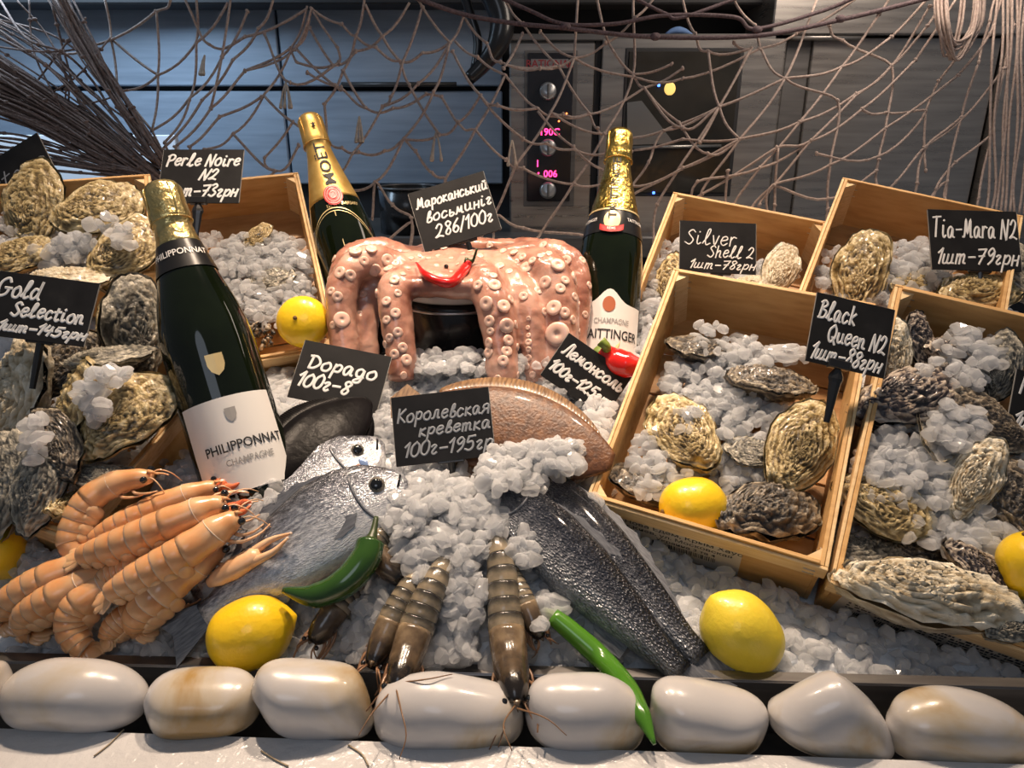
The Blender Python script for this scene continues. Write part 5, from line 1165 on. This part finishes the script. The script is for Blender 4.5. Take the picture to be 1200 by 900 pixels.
# ================================================================ fishing net hung behind the display
M['cord'] = mat('net_cord', [(.3,(.34,.25,.21)),(.7,(.52,.41,.35))], 200, 2, .8, bump=.4, bscale=600, bdist=.0006)
M['cord_dark'] = mat('net_cord_dark', [(.3,(.17,.115,.095)),(.7,(.32,.23,.195))], 200, 2, .8, bump=.4, bscale=600, bdist=.0006)
M['rope'] = mat('net_rope', [(.3,(.07,.045,.05)),(.7,(.16,.11,.115))], 260, 2, .7, bump=.6, bscale=500, bdist=.001)
M['tassel'] = mat('tassel_thread', [(.3,(.42,.34,.27)),(.7,(.58,.49,.40))], 200, 2, .85)
def ND(px, py): return 1.36 + .05*noise.noise((px*.006, py*.008, 2)) + (.06*max(0, (220-px)/220) if px < 220 else 0)
def NP(px, py, k=0.0): return P(px, py, ND(px, py)+k)
NET = [
 "427,0 417,42 402,83 380,122", "428,5 448,42 468,71 480,100 515,158", "480,3 448,42 417,60 390,76 348,73", "365,10 400,28 417,42 440,55 468,71 495,62 527,50", "495,8 472,72 458,113 448,125 413,180 395,205", "490,0 527,50", "543,20 527,50 490,98 448,125",
 "527,50 508,108 473,163 440,213 400,222 383,228", "545,22 570,50 587,73 655,78", "533,48 560,67 592,88 630,127 660,134 690,133", "530,60 563,112 613,163", "592,88 557,152 522,210", "563,112 537,143 515,158 473,163",
 "360,85 400,103 428,126 460,127 500,110 517,113 540,147 557,152 593,187 613,197 673,216 707,218", "402,83 428,126", "383,165 400,173 420,178 450,177 473,163 487,177 507,203 522,210", "440,213 460,240 482,255", "482,260 447,290", "563,112 583,123 630,127",
 "655,78 690,132 700,150 708,157", "592,0 613,28 655,78", "612,40 590,80", "673,68 645,132 605,193 580,250 560,285", "587,73 633,80 673,68 710,50 745,20", "677,0 673,68", "633,37 673,68 742,90", "630,130 672,172 708,200", "613,163 640,168 672,175 710,180 740,178",
 "645,132 690,134 755,103 800,80", "645,132 708,157 778,153 843,125", "742,0 742,87 708,157 672,215 630,280", "713,50 742,87 755,103", "755,103 795,143 830,180 867,163", "843,125 778,153 760,190 740,220", "582,252 613,267 687,277", "867,163 800,163 743,176", "708,200 740,218 800,197 867,163",
 "742,90 800,92 890,57 933,40", "755,103 800,150 843,125 920,92 987,78 1045,43", "740,230 800,197 867,163 937,143 1003,110 1045,77 1087,30", "800,240 823,227 910,173 950,165 1010,128 1073,70", "817,213 890,197 950,165", "843,125 800,190 770,240", "880,57 843,125 820,167", "957,0 920,92 867,163 823,223", "1030,17 987,78 937,143 890,197 860,240",
 "1090,7 1045,77 1003,112 950,165 907,217 890,240", "893,60 920,92 982,118 973,193 970,245", "972,30 987,47 1045,77 1038,150 1030,187 1027,217", "957,180 1030,183 1085,130 1038,132 1010,128", "1085,130 1100,95", "1147,73 1127,137 1110,213 1108,235", "1177,80 1163,157 1147,233", "1177,80 1130,137 1083,173 1050,213 1020,240", "1127,137 1087,170 1075,215",
 "1123,88 1038,150 973,193 910,215 880,245", "1163,157 1120,190 1097,222", "1110,213 1090,235", "1085,130 1085,200", "830,60 843,125 867,163", "800,0 815,40 830,60 880,57", "860,0 885,30 893,60", "700,0 713,50", "787,75 742,87", "905,217 970,233 1027,200", "853,200 850,245", "908,240 912,173",
 "183,13 185,88 178,153", "123,0 130,45 137,100", "60,62 110,53 183,13 200,0", "143,107 185,88 230,50 267,3", "230,0 230,50 222,117 193,167", "178,153 222,115 260,67 290,13", "190,175 237,117 273,70 303,33 320,0", "205,172 247,127 287,83 340,57", "222,172 257,137 307,113", "240,175 273,157 310,110 343,53 360,7", "310,40 340,97 397,73", "347,57 393,100 400,100",
 "273,157 322,200 350,170", "310,113 343,143", "322,200 310,210 330,240", "217,0 245,52 287,43 360,10", "287,83 347,55 365,10", "365,10 345,60", "270,0 247,127", "363,33 390,76", "130,45 185,88", "137,100 178,153", "365,10 395,55 397,73", "1045,43 1092,-8", "1087,30 1112,-8", "1073,70 1125,-8", "1123,88 1160,40 1176,-8", "1147,73 1160,25 1168,-8", "1177,80 1188,30 1184,-8", "1100,95 1135,45 1150,-8", "933,40 1012,-8", "1030,17 1046,-8", "343,143 383,165", "343,143 310,185 322,200", "178,153 196,190", "193,167 200,192", "190,175 205,198", "205,172 215,195", "222,172 230,195", "240,175 245,195", "860,50 880,57", "745,20 770,-8", "348,73 340,57", "380,122 383,165"]
net = thing('fishing_net', 'brown knotted fishing net hung across the whole back of the display', 'net', PY(600, 120, 1.3))
NODES = []; mb = MB()
for s in NET:
    pts = [tuple(map(float, q.split(','))) for q in s.split()]; NODES += pts
    if pts[0][1] > 205: pts = [(pts[0][0]-4, pts[0][1]+45)]+pts
    if pts[-1][1] > 205: pts = pts+[(pts[-1][0]-4, pts[-1][1]+45)]
    n = 6*(len(pts)-1)+1; path = spline([NP(x, y) for x, y in pts], n)
    for i in range(n):                                                   # the slack of each cord
        k = (i % 6)/6; path[i] = path[i] + Vector((0, .004*math.sin(PI*k), -.005*math.sin(PI*k)))
    tube(mb, path, .0025, 6)
tag(mb.build('mesh_cord', M['cord'], net, True, True), 'thin twisted cords', None, None, 'stuff')
mb = MB(); done = []
for x, y in NODES:
    if y < 6 or any(abs(x-a)+abs(y-b) < 9 for a, b in done): continue
    done.append((x, y)); p = NP(x, y); r = .0038; mm = Matrix.Rotation(random.uniform(0, 3), 3, 'Y')
    ball(mb, p, r, 6, (1.25,.9,.85), 0, mm)
tag(mb.build('knot', M['cord'], net, True, True), 'small tight knots', None, None, 'stuff')
for pts, r in (([(478,-6),(540,16),(600,27),(663,33),(760,43),(885,42),(990,22),(1095,-4)], .0042), ([(575,-8),(620,12),(660,28),(720,28),(780,18),(860,20),(885,34),(960,14),(1010,-6)], .0036), ([(740,-4),(780,16),(800,20),(880,-8)], .0032)):
    mb = MB(); path = spline([NP(x, y, -.015) for x, y in pts], 120); tube(mb, path, r, 8); rp_ = mb.build('rope', M['rope'], net, True, True)
for x, y in ((663,31),(768,43),(887,35),(985,22)):
    mb = MB(); ball(mb, NP(x, y, -.017), .0085, 8, (1.2,.9,.85)); mb.build('rope_knot', M['rope'], net, True, True)
random.seed(4)
for x, y, ln in ((240,75,26),(335,110,34),(421,150,34),(511,170,38),(600,178,34)):
    mb = MB()
    for k in range(4):
        a = random.uniform(-6, 6); q = [NP(x, y-ln*.4), NP(x+a*.6, y-ln*.1), NP(x+a*1.1, y+ln*.3), NP(x+a*1.2, y+ln*.5)]
        tube(mb, spline(q, 8), [.0016,.0018,.0018,.002,.002,.0026,.0034,.003], 6)
    tag(mb.build('tassel', M['tassel'], net, True, True), 'frayed pale cord end', None, None, 'stuff')
# left: the net gathered into a thick bundle
random.seed(9)
bun = thing('gathered_net', 'dense dark bundle of gathered net cords at the upper left', 'net', PY(90, 110, 1.3)); mb = MB(); kb = MB()
def strand(pts, r=.0020, jit=5):
    q = [NP(x+random.uniform(-jit, jit), y+random.uniform(-jit, jit), random.uniform(-.07, -.02)) for x, y in pts]; p = spline(q, 22); tube(mb, p, r*random.uniform(.8, 1.2), 5)
    for k in (5, 11, 16):
        if random.random() < .5: ball(kb, p[k+random.randint(-2, 2)], .0042, 6, (1.2,1,.9))
for i in range(120):
    u = i/119; strand([(-40, 36+u*88), (40, 92+u*56), (110, 142+u*44), (175+u*8, 198+u*24), (205, 224+u*14)])
for i in range(26):
    u = i/25; strand([(55+u*22, -10), (95+u*16, 60), (135+u*14, 120), (172+u*14, 175), (205+u*8, 215)])
for i in range(18):
    u = i/17; strand([(-30, 150+u*48), (30, 160+u*36), (90, 178+u*22), (150, 196+u*12), (196, 208+u*8)], jit=4)
for i in range(10):
    u = i/9; strand([(-30, 5+u*26), (45, 48+u*26), (105, 105+u*24), (160, 160+u*24), (198, 205)], jit=7)
for s in ("-5,55 40,61 75,60 110,53", "20,0 55,40 80,95 78,140", "60,5 75,60 95,125 120,140", "0,0 30,45 75,62 110,95 135,140", "70,60 78,95 76,125", "-10,120 60,128 120,118 150,105", "100,20 70,62 40,100", "-10,20 60,40 100,70 140,115", "130,45 90,90 40,120", "35,0 40,62 75,130"):
    strand([tuple(map(float, q.split(','))) for q in s.split()], jit=1)
tag(mb.build('bundle_cord', M['cord_dark'], bun, True, True), 'dark gathered cords', None, None, 'stuff'); tag(kb.build('bundle_knot', M['cord_dark'], bun, True, True), 'dark knots', None, None, 'stuff')
# right: loops hanging in a skein
sk = thing('hanging_skein', 'skein of looped net cord hanging at the upper right', 'net', PY(1125, 20, 1.3)); mb = MB()
for i in range(13):
    x0 = 1097+random.uniform(-3, 14); x1 = 1128+random.uniform(-4, 26); yb = 62+random.uniform(-14, 18)
    tube(mb, spline([NP(x0, -12, -.03), NP(x0+3, 30, -.03-random.uniform(0,.03)), NP((x0+x1)/2-4, yb, -.03), NP(x1-2, 32, -.03+random.uniform(0,.03)), NP(x1+3, -12, -.03)], 22), .0025, 5)
tag(mb.build('loop_cord', M['cord'], sk, True, True), 'hanging loops of cord', None, None, 'stuff')
sk2 = thing('net_strands', 'vertical net strands hanging at the right picture edge', 'net', PY(1185, 120, 1.3)); mb = MB()
for i in range(9):
    x0 = 1166+i*5.5; tube(mb, spline([NP(x0+4, -10), NP(x0+random.uniform(-4,4), 60), NP(x0+random.uniform(-7,3), 140), NP(x0-8+random.uniform(-4,4), 215), NP(x0-10, 250)], 20), .0025, 5)
tag(mb.build('strand_cord', M['cord'], sk2, True, True), 'vertical cords', None, None, 'stuff')

# ================================================================ ice nuggets
random.seed(31)
def nugget_mesh(seed):
    bm = bmesh.new(); bmesh.ops.create_icosphere(bm, subdivisions=2, radius=1.0); rr = random.Random(seed)
    pl = []
    for _ in range(10):
        d = Vector((rr.gauss(0,1), rr.gauss(0,1), rr.gauss(0,1))).normalized(); pl.append((d, rr.uniform(.48,.74)))
    sc = Vector((rr.uniform(.9,1.35), rr.uniform(.7,1.05), rr.uniform(.6,.95)))
    v = []
    for q in bm.verts:
        p = q.co.copy()
        for d, k in pl:
            e = p.dot(d)-k
            if e > 0: p -= d*e
        v.append(Vector((p.x*sc.x, p.y*sc.y, p.z*sc.z))/.70)
    f = [tuple(x.index for x in g.verts) for g in bm.faces]; bm.free(); return v, f
NUG = [nugget_mesh(i) for i in range(12)]
NV = [np.array([tuple(q) for q in v]) for v, f in NUG]; NF = np.array(NUG[0][1])
def ice_mesh(name, lst):
    V_ = np.concatenate([NV[v] @ np.array(e).T*r + np.array(p) for p, r, e, v in lst]); F_ = (NF[None] + (np.arange(len(lst))*len(NV[0]))[:, None, None]).reshape(-1, 3)
    me = bpy.data.meshes.new(name); me.vertices.add(len(V_)); me.vertices.foreach_set('co', V_.ravel()); me.loops.add(len(F_)*3); me.loops.foreach_set('vertex_index', F_.ravel().astype(np.int32))
    me.polygons.add(len(F_)); me.polygons.foreach_set('loop_start', np.arange(len(F_), dtype=np.int32)*3); me.polygons.foreach_set('use_smooth', np.zeros(len(F_), dtype=bool)); me.materials.append(M['ice']); me.update(calc_edges=True); me.validate(); return me
NZ = {}                                                                # zone -> list of (pos, radius, rotation, variant)
def nug(zone, p, r):
    e = Matrix.Rotation(random.uniform(0, 6.28), 3, 'Z') @ Matrix.Rotation(random.uniform(0, 6.28), 3, 'X')
    NZ.setdefault(zone, []).append((Vector(p), r, e, random.randrange(12)))
def in_crate(x, y, z, mrg=.0):
    for k, (rv, c, W_, L_, h_) in CR.items():
        q = CM[k].inverted() @ Vector((x, y, z))
        if abs(q.x) < W_/2+mrg and abs(q.y) < L_/2+mrg and -.03 < q.z < h_+.02: return True
    return False
# the open bed
CI = {k: CM[k].inverted() for k in CM}
n = 0
for _ in range(9000):
    x = random.uniform(-.62,.62); y = random.uniform(.50, 1.16)
    if y < lip_y(x)+.008: continue
    px, py, d = proj((x, y, H(x, y)))
    if not (-40 < px < 1240 and py < 860): continue
    if in_crate(x, y, H(x, y), .012): continue
    s = y-lip_y(x); dens = 1.0
    if px < 240 and s < .10: dens = .45
    if 620 < px < 800 and s < .14: dens = .4
    if px > 930: dens = .8
    if random.random() > dens: continue
    r = random.uniform(.0046,.0088)
    z = 'front ice' if s < .085 else ('centre ice' if px > 330 else 'left ice')
    if px > 800 and s < .2: z = 'right front ice'
    nug(z, (x, y, H(x, y)+random.uniform(-.001,.0065)), r)
def spot(zone, fn, lst):
    for cx, cy, rx, ry, n, l0, l1 in lst:
        for _ in range(n):
            a = random.uniform(0, 2*PI); q = random.random()**.5; p = fn(cx+rx*q*math.cos(a), cy+ry*q*math.sin(a), random.uniform(l0, l1)); nug(zone, p, random.uniform(.0046,.0088))
spot('centre ice', G, [
 (545,612,48,46,260,.010,.030), (520,665,34,40,130,.012,.034), (545,700,22,40,90,.010,.030), (440,740,40,40,110,.004,.022), (430,700,22,30,50,.010,.024), (535,745,22,34,60,.008,.024), (588,556,28,16,46,.030,.048), (628,560,26,16,26,.026,.040), (560,432,95,16,240,.002,.014), (545,424,105,12,260,.012,.034), (455,440,40,26,90,.004,.014), (440,480,30,30,90,.006,.018),
 (655,534,52,16,150,.034,.048), (600,538,34,14,80,.030,.044), (700,525,16,18,26,.03,.045), (700,490,20,22,36,.012,.026), (680,450,60,14,90,.004,.014), (700,575,16,20,30,.006,.016), (612,640,16,24,34,.020,.040), (500,578,34,22,100,.022,.036), (470,600,26,26,70,.030,.052), (486,640,22,26,60,.02,.036), (645,710,12,14,12,.022,.03), (633,738,8,8,4,.04,.044), (470,800,10,10,3,.0,.004)])
spot('left ice', G, [(275,532,46,20,120,.010,.030), (250,556,50,16,90,.008,.022), (300,560,22,26,60,.016,.034), (318,600,22,20,20,.044,.056), (305,628,18,20,14,.050,.060), (60,660,50,34,90,.006,.020), (226,562,30,16,50,.006,.018), (290,585,14,16,18,.02,.034)])
spot('front ice', G, [(215,760,40,18,30,.002,.010), (318,696,14,14,6,.03,.036), (690,765,40,18,26,.0,.008), (260,690,16,14,8,.02,.03), (500,770,36,16,40,.002,.014)])
def cf(k): return lambda px, py, z: crate_pt(k, px, py, z)
spot('ice in the sticker crate', cf('C'), [(838,448,62,44,330,.040,.062), (860,480,60,40,220,.040,.060), (890,545,50,34,150,.034,.052), (835,560,44,30,80,.030,.048), (765,540,26,34,46,.054,.070), (802,490,18,16,12,.074,.084), (870,420,40,26,70,.040,.056), (830,395,20,20,14,.06,.072), (920,415,34,12,14,.055,.065), (775,560,30,30,30,.055,.07)])
spot('ice in the rightmost crate', cf('R'), [(1075,545,72,52,330,.048,.070), (1120,500,32,30,80,.070,.088), (1135,420,40,36,110,.060,.080), (1110,600,70,42,190,.044,.064), (1150,640,42,30,110,.050,.068), (1040,560,40,34,90,.060,.078), (1170,590,30,60,70,.03,.05), (1000,640,24,40,40,.03,.05), (1075,432,14,12,5,.075,.085), (1165,700,20,20,10,.06,.07), (1250,600,70,150,420,.03,.06)])
spot('ice in the left crate', cf('P'), [(308,322,58,52,520,.040,.064), (300,300,50,26,160,.050,.068), (275,370,44,36,180,.038,.054), (335,350,34,34,110,.044,.060), (240,330,40,60,140,.036,.05)])
spot('ice in the middle back crate', cf('S'), [(765,375,34,56,260,.036,.058), (790,320,30,40,120,.04,.056), (850,330,60,40,120,.03,.05), (900,335,40,30,70,.035,.05), (740,410,26,20,70,.04,.06)])
spot('ice in the back right crate', cf('T'), [(1070,312,48,30,190,.048,.068), (1030,345,50,30,130,.040,.060), (980,325,22,34,60,.036,.052), (1100,350,60,26,90,.04,.055)])
spot('ice on the left oysters', cf('G'), [(60,500,90,110,420,.02,.045), (150,500,60,60,160,.02,.04)])
spot('ice on the left oysters', cf('L'), [(60,290,110,50,420,.025,.05)])
def P2(d0): return lambda px, py, z: P(px, py, d0-z)
spot('ice on the left oysters', P2(.955), [(86,292,30,18,100,0,.03), (70,300,30,14,60,0,.03)])
spot('ice on the left oysters', P2(.935), [(118,262,22,12,8,0,.01), (136,268,18,8,6,.02,.03), (142,284,14,8,4,.03,.035)])
spot('ice on the left oysters', P2(.775), [(128,440,22,10,16,.01,.035), (104,460,14,18,12,.02,.04), (112,480,12,14,8,.03,.045)])
spot('ice on the left oysters', P2(.73), [(40,512,14,26,14,.0,.03)])
LBL = {'front ice': 'clear ice nugget lying near the tray lip', 'centre ice': 'clear ice nugget in the bright heap round prawns and fish', 'left ice': 'clear ice nugget in front of the bottle and langoustines',
 'right front ice': 'clear ice nugget in the shade below the sticker crate', 'ice in the sticker crate': 'clear ice nugget between oysters in the sticker crate', 'ice in the rightmost crate': 'clear ice nugget between oysters in the rightmost crate',
 'ice in the left crate': 'clear ice nugget in the crate with the rim lemon', 'ice in the middle back crate': 'clear ice nugget in the middle back crate', 'ice in the back right crate': 'clear ice nugget in the back right crate', 'ice on the left oysters': 'clear ice nugget resting on the left oysters'}
ALL = [(z, q) for z in NZ for q in NZ[z]]
# which nuggets show largest: look at the finished scene from the camera, once
tmp = link('tmp_ice', ice_mesh('tmp_ice', [q for z, q in ALL]))
bpy.context.view_layer.update(); dg = bpy.context.evaluated_depsgraph_get(); hits = {}
for yy in range(150, 900, 4):
    for xx in range(2, 1200, 4):
        ok, loc, nr, fi, ob, _ = SC.ray_cast(dg, CAM, ray(xx, yy).normalized())
        if ok and ob.name == 'tmp_ice': hits[fi//80] = hits.get(fi//80, 0)+1
me_ = tmp.data; bpy.data.objects.remove(tmp); bpy.data.meshes.remove(me_)
best = sorted(hits, key=lambda k: -hits[k])[:300]; bs = set(best)
NM = []
for v, f in NUG:
    mb = MB(); mb.add(v, f); NM.append(mb.mesh('ice_nugget', M['ice'], False))
for i in best:
    z, (p, r, e, v) = ALL[i]; o = link('ice_nugget', NM[v]); o.matrix_world = Matrix.Translation(p) @ e.to_4x4() @ Matrix.Scale(r, 4); tag(o, LBL[z], 'ice', z)
SN = {'front ice': 'loose small ice nuggets along the tray lip', 'centre ice': 'bright heap of small ice nuggets round prawns and fish', 'left ice': 'small ice nuggets round the bottle foot and langoustines', 'right front ice': 'shaded grey ice nuggets below the right crates',
 'ice in the sticker crate': 'heap of ice nuggets filling the sticker crate', 'ice in the rightmost crate': 'heap of ice nuggets filling the rightmost crate', 'ice in the left crate': 'white heap of ice nuggets in the crate with the rim lemon', 'ice in the middle back crate': 'ice nuggets along the left board of the middle back crate', 'ice in the back right crate': 'ice nuggets in the back right crate', 'ice on the left oysters': 'ice nuggets scattered over the left oysters'}
idx = 0
for z in NZ:
    rest = []
    for q in NZ[z]:
        if idx not in bs: rest.append(q)
        idx += 1
    if rest: tag(link('ice_heap', ice_mesh('ice_heap', rest)), SN[z], 'ice', None, 'stuff')
print('nuggets', len(ALL), 'visible', len(hits))
